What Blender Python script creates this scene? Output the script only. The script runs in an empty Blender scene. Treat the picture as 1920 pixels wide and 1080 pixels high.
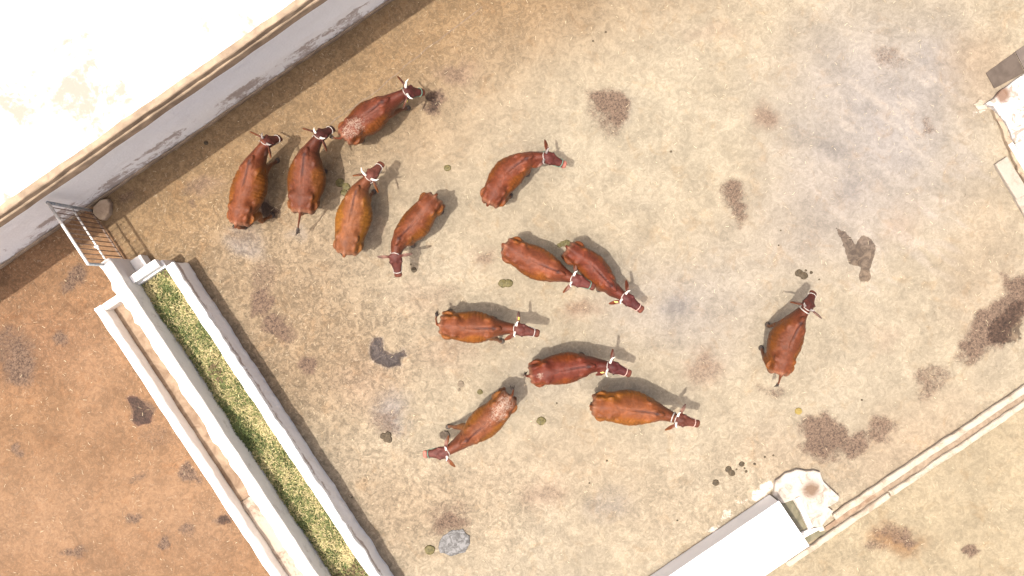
import bpy, bmesh, math, random
import numpy as np
from mathutils import Vector, Matrix, noise as mnoise

sc = bpy.context.scene
COL = sc.collection

# ---------------------------------------------------------------- camera, sky, sun, exposure
CAM_H = 16.5                      # drone height above the yard, looking straight down
FPX = 1495.0                      # focal length in pixels of a 1920 wide frame (28 mm equivalent)
cam_d = bpy.data.cameras.new('camera')
cam_d.sensor_width = 36.0
cam_d.lens = 36.0 * FPX / 1920.0
cam_d.clip_end = 2000
cam = bpy.data.objects.new('camera', cam_d)
COL.objects.link(cam)
cam.location = (0, 0, CAM_H)
sc.camera = cam

SUN_TO = Vector((0.235, 0.185, -1.0))         # direction the sunlight travels
elev = math.atan2(1.0, math.hypot(SUN_TO.x, SUN_TO.y))
world = bpy.data.worlds.new('World')
sc.world = world
world.use_nodes = True
wn = world.node_tree
bg = wn.nodes['Background']
sky = wn.nodes.new('ShaderNodeTexSky')
sky.sky_type = 'NISHITA'
sky.sun_disc = False
sky.sun_elevation = elev
sky.sun_rotation = math.atan2(-SUN_TO.x, -SUN_TO.y)
sky.dust_density = 8.0
sky.air_density = 0.5
sky.ozone_density = 0.4
wn.links.new(sky.outputs[0], bg.inputs[0])
bg.inputs[1].default_value = 0.15

sun_d = bpy.data.lights.new('sun', 'SUN')
sun_d.energy = 2.75
sun_d.angle = math.radians(0.55)
sun_d.color = (1.0, 0.95, 0.88)
sun = bpy.data.objects.new('sun', sun_d)
COL.objects.link(sun)
sun.rotation_euler = SUN_TO.to_track_quat('-Z', 'Y').to_euler()
sun.location = (-6, -5, 30)

sc.view_settings.view_transform = 'Standard'
sc.view_settings.look = 'None'
sc.view_settings.gamma = 1.0
sc.view_settings.use_curve_mapping = False
sc.view_settings.exposure = 1.05

# ---------------------------------------------------------------- helpers
def G(px, py, z=0.0):
    """world point at height z seen at photo pixel (px, py)"""
    k = (CAM_H - z) / FPX
    return Vector(((px - 960) * k, -(py - 540) * k, z))

def tag(o, label=None, cat=None, group=None, kind=None):
    if label: o['label'] = label
    if cat: o['category'] = cat
    if group: o['group'] = group
    if kind: o['kind'] = kind
    return o

def empty(name, loc):
    o = bpy.data.objects.new(name, None)
    o.empty_display_size = 0.2
    COL.objects.link(o)
    o.location = loc
    return o

def mesh_obj(name, verts, faces, mat, parent=None, smooth=False):
    me = bpy.data.meshes.new(name)
    off = Vector((0, 0, 0)); q_ = parent
    while q_ is not None: off = off + q_.location; q_ = q_.parent
    me.from_pydata([(v[0] - off[0], v[1] - off[1], v[2] - off[2]) for v in verts], [], faces)
    me.update()
    if smooth:
        me.polygons.foreach_set('use_smooth', [True] * len(me.polygons))
    o = bpy.data.objects.new(name, me)
    COL.objects.link(o)
    if mat: me.materials.append(mat)
    if parent is not None: o.parent = parent
    return o

class MB:
    def __init__(s): s.v = []; s.f = []
    def add(s, verts, faces):
        n = len(s.v)
        s.v += [tuple(v) for v in verts]
        s.f += [tuple(i + n for i in f) for f in faces]
    def loft(s, rings, cap=True):
        n = len(rings[0]); verts = []; faces = []
        for r in rings: verts += [tuple(p) for p in r]
        for i in range(len(rings) - 1):
            for j in range(n):
                a = i * n + j; b = i * n + (j + 1) % n
                faces.append((a, b, b + n, a + n))
        if cap:
            faces.append(tuple(range(n - 1, -1, -1)))
            faces.append(tuple(range((len(rings) - 1) * n, len(rings) * n)))
        s.add(verts, faces)
    def tube(s, pts, radii, n=10):
        pts = [Vector(p) for p in pts]
        rings = []
        for i, p in enumerate(pts):
            d = (pts[min(i + 1, len(pts) - 1)] - pts[max(i - 1, 0)]).normalized()
            ref = Vector((0, 0, 1)) if abs(d.z) < 0.85 else Vector((1, 0, 0))
            if i == 0:
                u = d.cross(ref).normalized()
            else:
                u = (u - d * u.dot(d)).normalized()
            w = d.cross(u)
            r = radii[i] if hasattr(radii, '__len__') else radii
            rings.append([p + (u * math.cos(2 * math.pi * k / n) + w * math.sin(2 * math.pi * k / n)) * r for k in range(n)])
        s.loft(rings)
    def ellipsoid(s, c, ax, n=12, m=8):
        """ax: three axis vectors"""
        rings = []
        for i in range(1, m):
            th = math.pi * i / m
            rings.append([Vector(c) + ax[0] * math.sin(th) * math.cos(2 * math.pi * k / n)
                          + ax[1] * math.sin(th) * math.sin(2 * math.pi * k / n) + ax[2] * math.cos(th) for k in range(n)][::-1])
        s.loft(rings)
    def build(s, name, mat, parent=None, smooth=False):
        return mesh_obj(name, s.v, s.f, mat, parent, smooth)

def lerp(a, b, t): return a + (b - a) * t
def sstep(a, b, x):
    t = np.clip((x - a) / (b - a), 0, 1)
    return t * t * (3 - 2 * t)

# numpy value noise -------------------------------------------------
_rng = np.random.RandomState(7)
_perm = _rng.rand(256, 256)
def vnoise(x, y):
    xi = np.floor(x).astype(int); yi = np.floor(y).astype(int)
    fx = x - xi; fy = y - yi
    fx = fx * fx * (3 - 2 * fx); fy = fy * fy * (3 - 2 * fy)
    a = _perm[xi % 256, yi % 256]; b = _perm[(xi + 1) % 256, yi % 256]
    c = _perm[xi % 256, (yi + 1) % 256]; d = _perm[(xi + 1) % 256, (yi + 1) % 256]
    return (a * (1 - fx) + b * fx) * (1 - fy) + (c * (1 - fx) + d * fx) * fy
def fbm(x, y, o=4):
    s = 0; a = 0.5; t = 0
    for i in range(o):
        s = s + a * vnoise(x + 17.3 * i, y - 9.1 * i); t += a
        x = x * 2.03; y = y * 2.03; a *= 0.5
    return s / t

# ---------------------------------------------------------------- materials
class NT:
    def __init__(s, name):
        s.m = bpy.data.materials.new(name); s.m.use_nodes = True
        s.t = s.m.node_tree; s.b = s.t.nodes['Principled BSDF']
        s.tc = s.t.nodes.new('ShaderNodeTexCoord')
    def n(s, typ, **kw):
        nd = s.t.nodes.new(typ)
        for k, v in kw.items():
            if k == 'ins':
                for kk, vv in v.items():
                    if isinstance(vv, bpy.types.NodeSocket): s.t.links.new(vv, nd.inputs[kk])
                    else: nd.inputs[kk].default_value = vv
            else: setattr(nd, k, v)
        return nd
    def noise(s, scale, detail=4, rough=0.55, dist=0.0, vec=None):
        nd = s.n('ShaderNodeTexNoise', ins={'Scale': scale, 'Detail': detail, 'Roughness': rough, 'Distortion': dist})
        s.t.links.new(vec if vec is not None else s.tc.outputs['Object'], nd.inputs['Vector'])
        return nd.outputs['Fac']
    def math(s, op, a, b=0.0, c=0.0, clamp=False):
        nd = s.n('ShaderNodeMath', operation=op, use_clamp=clamp)
        for i, v in enumerate((a, b, c)):
            if isinstance(v, bpy.types.NodeSocket): s.t.links.new(v, nd.inputs[i])
            else: nd.inputs[i].default_value = v
        return nd.outputs[0]
    def ramp(s, fac, lo, hi, a=0.0, b=1.0):
        nd = s.n('ShaderNodeMapRange', interpolation_type='SMOOTHSTEP')
        for i, v in enumerate((fac, lo, hi, a, b)):
            if isinstance(v, bpy.types.NodeSocket): s.t.links.new(v, nd.inputs[i])
            else: nd.inputs[i].default_value = v
        return nd.outputs[0]
    def mix(s, fac, a, b, mode='MIX'):
        nd = s.n('ShaderNodeMix', data_type='RGBA', blend_type=mode)
        for i, v in ((0, fac), (6, a), (7, b)):
            if isinstance(v, bpy.types.NodeSocket): s.t.links.new(v, nd.inputs[i])
            elif i == 0: nd.inputs[0].default_value = v
            else: nd.inputs[i].default_value = (*v, 1) if len(v) == 3 else v
        return nd.outputs[2]
    def attr(s, name):
        return s.n('ShaderNodeAttribute', attribute_name=name)
    def color(s, c):
        if isinstance(c, bpy.types.NodeSocket): s.t.links.new(c, s.b.inputs['Base Color'])
        else: s.b.inputs['Base Color'].default_value = (*c, 1)
    def rough(s, r):
        if isinstance(r, bpy.types.NodeSocket): s.t.links.new(r, s.b.inputs['Roughness'])
        else: s.b.inputs['Roughness'].default_value = r
    def bump(s, h, strength=0.5, dist=0.02):
        nd = s.n('ShaderNodeBump', ins={'Strength': strength, 'Distance': dist, 'Height': h})
        s.t.links.new(nd.outputs[0], s.b.inputs['Normal'])
    def spec(s, v): s.b.inputs['Specular IOR Level'].default_value = v

def mat_ground():
    m = NT('yard_ground')
    tint = m.attr('tint').outputs['Color']
    mk = m.attr('mask')
    sep = m.n('ShaderNodeSeparateColor'); m.t.links.new(mk.outputs['Color'], sep.inputs[0])
    lit = mk.outputs['Alpha']                # how much trodden litter lies here
    n1 = m.noise(5.5, 5, 0.62, 1.6)          # mottled trodden crust
    n2 = m.noise(22, 4, 0.6, 1.0)
    n3 = m.noise(1.1, 6, 0.62, 0.8)
    n4 = m.noise(90, 2, 0.6)
    n5 = m.noise(0.42, 5, 0.6, 0.6)
    def vary(n, lo, hi, amp):
        return m.math('MULTIPLY_ADD', m.math('SUBTRACT', m.ramp(n, lo, hi), 0.5), amp, 1.0)
    a1 = m.math('MULTIPLY_ADD', lit, 0.40, 0.15); a2 = m.math('MULTIPLY_ADD', lit, 0.32, 0.11)
    v = vary(n1, 0.34, 0.66, a1)
    v = m.math('MULTIPLY', v, vary(n2, 0.3, 0.7, a2))
    v = m.math('MULTIPLY', v, vary(n3, 0.3, 0.7, 0.24))
    v = m.math('MULTIPLY', v, vary(n4, 0.3, 0.7, 0.10))
    cv = m.n('ShaderNodeCombineColor', ins={0: v, 1: v, 2: v}).outputs[0]
    base = m.mix(1.0, tint, cv, 'MULTIPLY')
    # broad drifts of greyer dust and of warmer earth
    base = m.mix(m.math('MULTIPLY', m.ramp(n5, 0.45, 0.68), 0.25), base, m.mix(1.0, base, (0.93, 0.97, 1.06), 'MULTIPLY'))
    base = m.mix(m.math('MULTIPLY', m.ramp(m.noise(2.3, 5, 0.65, 1.0), 0.52, 0.72), 0.6), base, m.mix(1.0, base, (0.98, 0.87, 0.76), 'MULTIPLY'))
    # pale flecks of dry chaff
    fl = m.ramp(m.noise(13, 3, 0.5, 2.6), 0.58, 0.70)
    base = m.mix(m.math('MULTIPLY', fl, m.math('MULTIPLY_ADD', lit, 0.32, 0.08)), base, (0.36, 0.30, 0.215))
    # small dark crumbs
    cr = m.ramp(m.noise(33, 2, 0.5, 0.3), 0.70, 0.76)
    base = m.mix(m.math('MULTIPLY', cr, m.math('MULTIPLY_ADD', lit, 0.5, 0.1)), base, (0.11, 0.075, 0.05))
    # trodden manure, broken up
    nz = m.math('ADD', m.math('MULTIPLY', m.noise(9, 5, 0.65, 1.2), 0.55), m.math('MULTIPLY', m.noise(34, 4, 0.65, 1.5), 0.45))
    f = m.math('MULTIPLY_ADD', m.math('SUBTRACT', nz, 0.5), 3.0, m.math('MULTIPLY', sep.outputs[0], 1.25))
    f = m.ramp(f, -0.05, 1.25)
    f = m.math('MULTIPLY', f, m.ramp(sep.outputs[0], 0.0, 0.45))
    base = m.mix(m.math('MULTIPLY', f, 0.92), base, m.mix(m.ramp(n2, 0.3, 0.7), (0.034, 0.022, 0.016), (0.145, 0.096, 0.066)))
    # damp patches with a clear edge
    w = m.ramp(m.math('ADD', sep.outputs[1], m.math('MULTIPLY', m.math('SUBTRACT', m.noise(16, 3), 0.5), 0.5)), 0.40, 0.55)
    base = m.mix(w, base, m.mix(1.0, base, m.mix(m.ramp(n1, 0.35, 0.65), (0.34, 0.29, 0.27), (0.54, 0.47, 0.43)), 'MULTIPLY'))
    # whitewash spill
    ws = m.ramp(m.math('ADD', sep.outputs[2], m.math('MULTIPLY', m.math('SUBTRACT', m.noise(14, 5, 0.7, 0.8), 0.5), 1.1)), 0.35, 0.75)
    base = m.mix(m.math('MULTIPLY', ws, 0.75), base, (0.62, 0.55, 0.48))
    m.color(base)
    m.rough(m.math('MULTIPLY_ADD', w, -0.14, 0.9))
    m.spec(0.25)
    h = m.math('ADD', m.math('MULTIPLY', n1, 0.6), m.math('MULTIPLY', n2, 0.35))
    m.bump(h, 0.35, 0.02)
    return m.m

def mat_wash(name, base=(0.80, 0.79, 0.77), dirt=(0.42, 0.34, 0.27), lo=0.56, hi=0.74, amount=0.8, scale=1.6):
    m = NT(name)
    n1 = m.noise(scale, 7, 0.65, 0.8); n2 = m.noise(scale * 9, 5, 0.7, 0.4)
    f = m.math('ADD', m.math('MULTIPLY', n1, 0.72), m.math('MULTIPLY', n2, 0.28))
    f = m.math('MULTIPLY', m.ramp(f, lo, hi), amount)
    c = m.mix(m.noise(3.0, 5), tuple(x * 0.94 for x in base), base)
    m.color(m.mix(f, c, dirt))
    m.rough(0.85); m.spec(0.2)
    m.bump(m.math('ADD', n2, m.math('MULTIPLY', m.noise(60, 3), 0.4)), 0.4, 0.02)
    return m.m

def mat_wash_attr(name, base=(0.80, 0.79, 0.77)):
    """whitewash with peeled and stained bands where the vertex attribute 'wear' says so"""
    m = NT(name)
    at = m.attr('wear')
    sep = m.n('ShaderNodeSeparateColor'); m.t.links.new(at.outputs['Color'], sep.inputs[0])
    mp = m.n('ShaderNodeMapping'); mp.inputs['Scale'].default_value = (1, 1, 1)
    m.t.links.new(m.tc.outputs['Object'], mp.inputs[0])
    n1 = m.noise(6, 7, 0.72, 0.9); n2 = m.noise(24, 4, 0.6); n0 = m.noise(1.1, 4, 0.6, 0.6)
    f = m.math('ADD', sep.outputs[0], m.math('MULTIPLY', m.math('SUBTRACT', n1, 0.5), 1.5))
    f = m.math('ADD', f, m.math('MULTIPLY', m.math('SUBTRACT', n0, 0.5), 0.9))
    f = m.math('MULTIPLY', m.ramp(f, 0.42, 0.72), m.ramp(sep.outputs[0], 0.03, 0.3))
    c = m.mix(m.noise(2.2, 5), tuple(x * 0.93 for x in base), base)
    c = m.mix(m.math('MULTIPLY', m.ramp(n1, 0.62, 0.76), 0.25), c, (0.5, 0.44, 0.38))
    g = m.mix(n2, (0.30, 0.25, 0.22), (0.46, 0.37, 0.30))
    m.color(m.mix(m.math('MULTIPLY', f, 0.85), c, g))
    m.rough(0.88); m.spec(0.2)
    m.bump(m.math('ADD', n1, m.math('MULTIPLY', n2, 0.6)), 0.5, 0.025)
    return m.m

def mat_simple(name, c1, c2, scale=8, rough=0.8, bump=0.3, spec=0.3, metal=0.0, dist=0.5):
    m = NT(name)
    n = m.noise(scale, 6, 0.62, dist)
    m.color(m.mix(m.ramp(n, 0.3, 0.7), c1, c2))
    m.rough(rough); m.spec(spec)
    m.b.inputs['Metallic'].default_value = metal
    if bump: m.bump(m.math('ADD', n, m.math('MULTIPLY', m.noise(scale * 6, 3), 0.5)), bump, 0.01)
    return m.m

def mat_attr(name, rough=0.7, spec=0.3, scale=120, var=0.35, bump=0.2, trans=0.0):
    m = NT(name)
    c = m.attr('col').outputs['Color']
    n = m.noise(scale, 3, 0.6)
    v = m.math('MULTIPLY_ADD', n, var, 1 - var * 0.5)
    cv = m.n('ShaderNodeCombineColor', ins={0: v, 1: v, 2: v}).outputs[0]
    m.color(m.mix(1.0, c, cv, 'MULTIPLY'))
    m.rough(rough); m.spec(spec)
    if bump: m.bump(n, bump, 0.005)
    return m.m

def mat_coat():
    m = NT('cattle_coat')
    c = m.attr('col').outputs['Color']
    n = m.noise(34, 4, 0.65, 0.6); n2 = m.noise(7, 5, 0.6, 0.8); n3 = m.noise(190, 2, 0.5)
    v = m.math('MULTIPLY_ADD', n, 0.50, 0.75)
    v = m.math('MULTIPLY', v, m.math('MULTIPLY_ADD', m.ramp(n2, 0.3, 0.7), 0.42, 0.79))
    v = m.math('MULTIPLY', v, m.math('MULTIPLY_ADD', n3, 0.3, 0.85))
    cv = m.n('ShaderNodeCombineColor', ins={0: v, 1: v, 2: v}).outputs[0]
    base = m.mix(1.0, c, cv, 'MULTIPLY')
    # dried muck on the coat
    a = m.attr('muck').outputs['Fac']
    f = m.math('ADD', a, m.math('MULTIPLY', m.math('SUBTRACT', m.noise(16, 6, 0.75, 2.0), 0.5), 2.4))
    f = m.math('MULTIPLY', m.ramp(f, 0.45, 0.8), m.ramp(a, 0.02, 0.25))
    base = m.mix(m.math('MULTIPLY', f, 0.8), base, (0.30, 0.225, 0.17))
    m.color(base)
    m.rough(m.math('MULTIPLY_ADD', f, 0.2, 0.52)); m.spec(0.24)
    m.bump(m.math('ADD', m.math('ADD', n, m.math('MULTIPLY', n3, 0.5)), m.math('MULTIPLY', n2, 1.5)), 0.4, 0.02)
    m.b.inputs['Sheen Weight'].default_value = 0.02
    m.b.inputs['Sheen Roughness'].default_value = 0.4
    m.b.inputs['Sheen Tint'].default_value = (1.0, 0.75, 0.65, 1)
    return m.m

M = {
    'ground': mat_ground(),
    'roof': mat_wash('roof_whitewash', (0.80, 0.79, 0.76), (0.235, 0.205, 0.165), 0.47, 0.61, 0.95, 0.8),
    'wall': mat_wash_attr('wall_whitewash', (0.91, 0.92, 0.885)),
    'wash': mat_wash('masonry_whitewash', (0.78, 0.765, 0.74), (0.28, 0.22, 0.165), 0.56, 0.72, 0.6, 2.2),
    'washdirty': mat_wash('worn_whitewash', (0.70, 0.655, 0.60), (0.25, 0.185, 0.13), 0.52, 0.70, 0.5, 2.8),
    'tankwhite': mat_wash('tank_whitewash', (0.84, 0.84, 0.83), (0.6, 0.55, 0.5), 0.66, 0.8, 0.4, 1.5),
    'palestone': mat_wash('pale_stone', (0.30, 0.262, 0.215), (0.20, 0.155, 0.115), 0.46, 0.66, 0.7, 3.0),
    'tanrubble': mat_wash('tan_rubble', (0.30, 0.235, 0.165), (0.15, 0.105, 0.07), 0.46, 0.62, 0.8, 4.0),
    'cream': mat_wash('cream_plaster', (0.36, 0.31, 0.245), (0.20, 0.145, 0.095), 0.44, 0.64, 0.75, 2.6),
    'fascia': mat_simple('eave_plaster', (0.19, 0.14, 0.095), (0.33, 0.25, 0.17), 3.5, 0.9, 0.6),
    'mudfloor': mat_simple('channel_floor', (0.15, 0.098, 0.062), (0.28, 0.205, 0.14), 4, 0.9, 0.5),
    'channelpale': mat_wash('channel_pale', (0.36, 0.30, 0.24), (0.16, 0.11, 0.075), 0.46, 0.62, 0.8, 3.0),
    'stone': mat_simple('rubble_stone', (0.36, 0.27, 0.20), (0.50, 0.41, 0.33), 7, 0.9, 0.6),
    'blockstone': mat_simple('tan_stone', (0.25, 0.18, 0.12), (0.36, 0.275, 0.195), 6, 0.9, 0.6),
    'metal': mat_simple('painted_steel', (0.20, 0.24, 0.26), (0.42, 0.42, 0.40), 9, 0.5, 0.15, 0.5, 0.0),
    'metalworn': mat_simple('worn_steel', (0.50, 0.49, 0.46), (0.72, 0.70, 0.66), 9, 0.45, 0.15, 0.5, 0.0),
    'metalbrown': mat_simple('rusty_bar', (0.13, 0.09, 0.07), (0.22, 0.16, 0.12), 12, 0.7, 0.2),
    'patch': mat_simple('flat_patch_dark', (0.062, 0.047, 0.036), (0.088, 0.068, 0.053), 5, 0.85, 0.2),
    'patchpale': mat_simple('flat_patch_pale', (0.09, 0.072, 0.06), (0.13, 0.104, 0.085), 5, 0.85, 0.2),
    'olive': mat_simple('mossy_water', (0.075, 0.068, 0.036), (0.16, 0.14, 0.085), 5, 0.35, 0.05, 0.4),
    'coat': mat_coat(),
    'horn': mat_simple('horn', (0.50, 0.45, 0.38), (0.68, 0.64, 0.57), 14, 0.45, 0.1),
    'darkhorn': mat_simple('dark_horn', (0.12, 0.10, 0.09), (0.25, 0.22, 0.2), 14, 0.45, 0.1),
    'hoof': mat_simple('hoof_horn', (0.05, 0.04, 0.035), (0.10, 0.08, 0.065), 14, 0.55, 0.1),
    'hair': mat_simple('tail_hair', (0.018, 0.014, 0.013), (0.05, 0.038, 0.032), 40, 0.6, 0.3),
    'rope': mat_simple('white_rope', (0.28, 0.25, 0.22), (0.42, 0.385, 0.345), 60, 0.8, 0.4),
    'ropegreen': mat_simple('green_rope', (0.06, 0.14, 0.10), (0.14, 0.24, 0.18), 60, 0.8, 0.4),
    'ropepink': mat_simple('faded_pink_rope', (0.36, 0.22, 0.18), (0.48, 0.34, 0.28), 60, 0.8, 0.4),
    'eye': mat_simple('eye', (0.01, 0.008, 0.008), (0.02, 0.015, 0.012), 10, 0.15, 0),
    'tagyellow': mat_simple('yellow_plastic', (0.40, 0.30, 0.06), (0.5, 0.40, 0.12), 10, 0.5, 0),
    'dung': mat_simple('fresh_dung', (0.052, 0.044, 0.013), (0.12, 0.098, 0.034), 26, 0.6, 0.7, 0.35),
    'dungbrown': mat_simple('dark_dung', (0.03, 0.022, 0.011), (0.075, 0.054, 0.03), 26, 0.65, 0.7, 0.3),
    'dungyellow': mat_simple('yellow_dung', (0.16, 0.115, 0.028), (0.24, 0.18, 0.05), 26, 0.7, 0.6, 0.3),
    'dunggrey': mat_simple('dried_dung', (0.115, 0.09, 0.062), (0.18, 0.145, 0.105), 20, 0.85, 0.6, 0.2),
    'fodder': mat_attr('chopped_grass', 0.65, 0.25, 90, 0.4, 0.0),
    'straw': mat_attr('dry_straw', 0.7, 0.3, 60, 0.3, 0.0),
    'kerbbed': mat_simple('drain_dust', (0.16, 0.12, 0.083), (0.24, 0.185, 0.13), 9, 0.95, 0.3),
    'grime': mat_simple('groove_dirt', (0.11, 0.077, 0.05), (0.19, 0.142, 0.098), 12, 0.95, 0.3),
}

# ---------------------------------------------------------------- ground
FX0, FX1, FY0, FY1, ST = -12.4, 12.4, -7.2, 7.2, 0.04
fx = np.arange(FX0, FX1 + 1e-6, ST); fy = np.arange(FY0, FY1 + 1e-6, ST)
far = np.array([700, 300, 120, 50, 25, 18, 15, 13.5])
xs = np.concatenate([-far, fx, far[::-1]]); ys = np.concatenate([-far[:-1], [-9.5], fy, [9.5], far[:-1][::-1]])
XX, YY = np.meshgrid(xs, ys, indexing='ij')
PX = 960 + XX * FPX / CAM_H; PY = 540 - YY * FPX / CAM_H          # ground position measured in photo units

# warp for ragged outlines
WX = PX + 46 * (fbm(PX / 50, PY / 50, 5) - 0.5) + 14 * (fbm(PX / 11, PY / 11, 2) - 0.5); WY = PY + 46 * (fbm(PX / 50 + 50, PY / 50 + 31, 5) - 0.5) + 14 * (fbm(PX / 11 + 9, PY / 11 + 5, 2) - 0.5)
BX = PX + 90 * (fbm(PX / 140, PY / 140, 3) - 0.5); BY = PY + 90 * (fbm(PX / 140 + 70, PY / 140 + 11, 3) - 0.5)

def blob(cx, cy, rx, ry=None, rot=0, hard=0.5, big=False):
    ry = ry or rx
    a = math.radians(rot); X = (BX if big else WX) - cx; Y = (BY if big else WY) - cy
    u = (X * math.cos(a) + Y * math.sin(a)) / rx; v = (-X * math.sin(a) + Y * math.cos(a)) / ry
    return 1 - sstep(hard, 1.0, np.sqrt(u * u + v * v))

def poly(pts, soft=4, warp=0.35):
    X = PX + (WX - PX) * warp; Y = PY + (WY - PY) * warp
    inside = np.zeros(X.shape, bool); dist = np.full(X.shape, 1e9)
    n = len(pts)
    for i in range(n):
        x0, y0 = pts[i]; x1, y1 = pts[(i + 1) % n]
        cond = ((y0 > Y) != (y1 > Y)) & (X < (x1 - x0) * (Y - y0) / ((y1 - y0) or 1e-9) + x0)
        inside ^= cond
        t = np.clip(((X - x0) * (x1 - x0) + (Y - y0) * (y1 - y0)) / ((x1 - x0) ** 2 + (y1 - y0) ** 2), 0, 1)
        dist = np.minimum(dist, np.hypot(X - x0 - t * (x1 - x0), Y - y0 - t * (y1 - y0)))
    sd = np.where(inside, dist, -dist)
    return sstep(-soft, soft, sd)

def mixc(c, f, new):
    return c * (1 - f[..., None]) + np.array(new) * f[..., None]

CREAM = (0.41, 0.345, 0.243)
tint = np.zeros(XX.shape + (3,)); tint[:] = CREAM
# warm tan near the eave wall and in the left part of the yard
dwall = ((960 - PX) * 0.5665 + (540 - PY) * 0.824)          # distance from the middle of the yard towards the building
tint = mixc(tint, 0.85 * sstep(140, 500, dwall + 60 * (fbm(PX / 90, PY / 90) - .5)), (0.27, 0.166, 0.077))
tint = mixc(tint, 0.75 * blob(560, 640, 350, 350, 0, 0.1, True), (0.240, 0.160, 0.088))
tint = mixc(tint, 0.55 * blob(760, 960, 300, 170, 0, 0.1, True), (0.285, 0.198, 0.118))
tint = mixc(tint, 0.35 * blob(1180, 930, 330, 160, 0, 0.1, True), (0.37, 0.29, 0.195))
# pale centre
tint = mixc(tint, 0.55 * blob(1200, 240, 330, 230, 0, 0.1, True), (0.42, 0.365, 0.262))
tint = mixc(tint, 0.45 * blob(1000, 880, 260, 120, 0, 0.1, True), (0.40, 0.315, 0.215))
# grey, rubbed concrete
GREY = (0.345, 0.312, 0.280)
tint = mixc(tint, 0.95 * blob(1640, 230, 300, 340, 25, 0.05, True), GREY)
tint = mixc(tint, 0.7 * blob(1540, 420, 260, 190, -20, 0.0, True), (0.335, 0.295, 0.255))
tint = mixc(tint, 0.75 * blob(1260, 590, 260, 150, 20, 0.0, True), (0.34, 0.30, 0.255))
tint = mixc(tint, 0.50 * blob(1070, 720, 190, 90, 0, 0.1, True), (0.345, 0.30, 0.235))
tint = mixc(tint, 0.40 * blob(1360, 520, 120, 120, 0, 0.1, True), (0.35, 0.31, 0.255))
tint = mixc(tint, 0.50 * blob(1750, 140, 70, 180, 10, 0.1, True), (0.30, 0.265, 0.23))
# golden sand at the right
tint = mixc(tint, 0.55 * blob(1830, 130, 110, 120, 0, 0.1, True), (0.36, 0.26, 0.165))
tint = mixc(tint, 0.50 * blob(1830, 500, 120, 260, 0, 0.1, True), (0.38, 0.295, 0.20))
tint = mixc(tint, 0.45 * blob(1700, 850, 220, 110, -30, 0.1, True), (0.38, 0.275, 0.18))
tint = mixc(tint, 0.45 * blob(1480, 850, 160, 100, 0, 0.1, True), (0.38, 0.285, 0.19))
# swept streaks of paler dust
st = fbm((PX * 0.8 + PY * 0.55) / 70, (PX * 0.55 - PY * 0.8) / 16, 3)
tint = mixc(tint, 0.55 * sstep(0.55, 0.72, st) * blob(1660, 320, 260, 330, 20, 0.4, True), (0.47, 0.41, 0.34))
# small grey smudges
for (cx, cy, rx, ry, k) in [(1270, 575, 42, 36, .6), (455, 455, 60, 45, .6), (740, 775, 55, 60, .75), (1150, 950, 70, 40, .45),
                            (560, 440, 30, 24, .35), (1560, 290, 60, 30, .45), (1590, 350, 34, 55, .45), (1640, 210, 60, 40, .2), (1740, 110, 40, 60, .35), (1500, 250, 30, 40, .3), (1700, 300, 40, 30, .25), (1170, 200, 50, 50, .2)]:
    tint = mixc(tint, k * blob(cx, cy, rx, ry, 0, 0.15), (0.235, 0.215, 0.20))
# pinkish worn places
for (cx, cy, rx, ry, k) in [(1090, 585, 60, 36, .6), (905, 480, 36, 30, .6), (1320, 690, 55, 45, .5), (1440, 215, 46, 42, .7), (1020, 925, 70, 40, .4),
                            (800, 560, 60, 60, .3), (830, 660, 90, 60, .35), (690, 720, 100, 80, .35), (1690, 420, 60, 60, .3), (1670, 630, 60, 40, .3),
                            (855, 135, 70, 30, .5), (700, 420, 40, 40, .3), (390, 345, 60, 30, .5), (1340, 60, 100, 30, .3), (980, 300, 60, 60, .2)]:
    tint = mixc(tint, k * blob(cx, cy, rx, ry, 0, 0.1), (0.33, 0.225, 0.155))

# brown earth on the far side of the troughs
vtr = (PX - 960) * 0.835 - (PY - 540) * 0.55
gate_line = poly([(-9000, 9000), (-9000, 330), (60, 330), (172, 392), (245, 492), (290, 500), (640, 1040), (640, 9000)], 6, 0.4)
DIRT = (0.285, 0.160, 0.082)
tint = mixc(tint, gate_line * 0.97, DIRT)
tint = mixc(tint, gate_line * 0.6 * blob(60, 960, 260, 130, 0, 0.1, True), (0.36, 0.22, 0.125))
tint = mixc(tint, gate_line * 0.5 * blob(330, 960, 180, 120, 0, 0.1, True), (0.38, 0.235, 0.135))
tint = mixc(tint, gate_line * 0.5 * blob(60, 640, 200, 140, 0, 0.1, True), (0.25, 0.135, 0.075))
tint = mixc(tint, gate_line * 0.4 * blob(180, 700, 120, 140, 0, 0.1, True), (0.33, 0.20, 0.115))

# sandy ground beyond the drain in the lower right corner
dker = (PX - 960) * 0.561 + (PY - 540) * 0.828
beyond = sstep(700, 712, dker) * sstep(1300, 1420, PX)
tint = mixc(tint, beyond * 0.8, (0.40, 0.325, 0.205))
tint = mixc(tint, beyond * 0.9 * blob(1680, 1010, 90, 40, 0, 0.1), (0.33, 0.19, 0.09))

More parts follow.
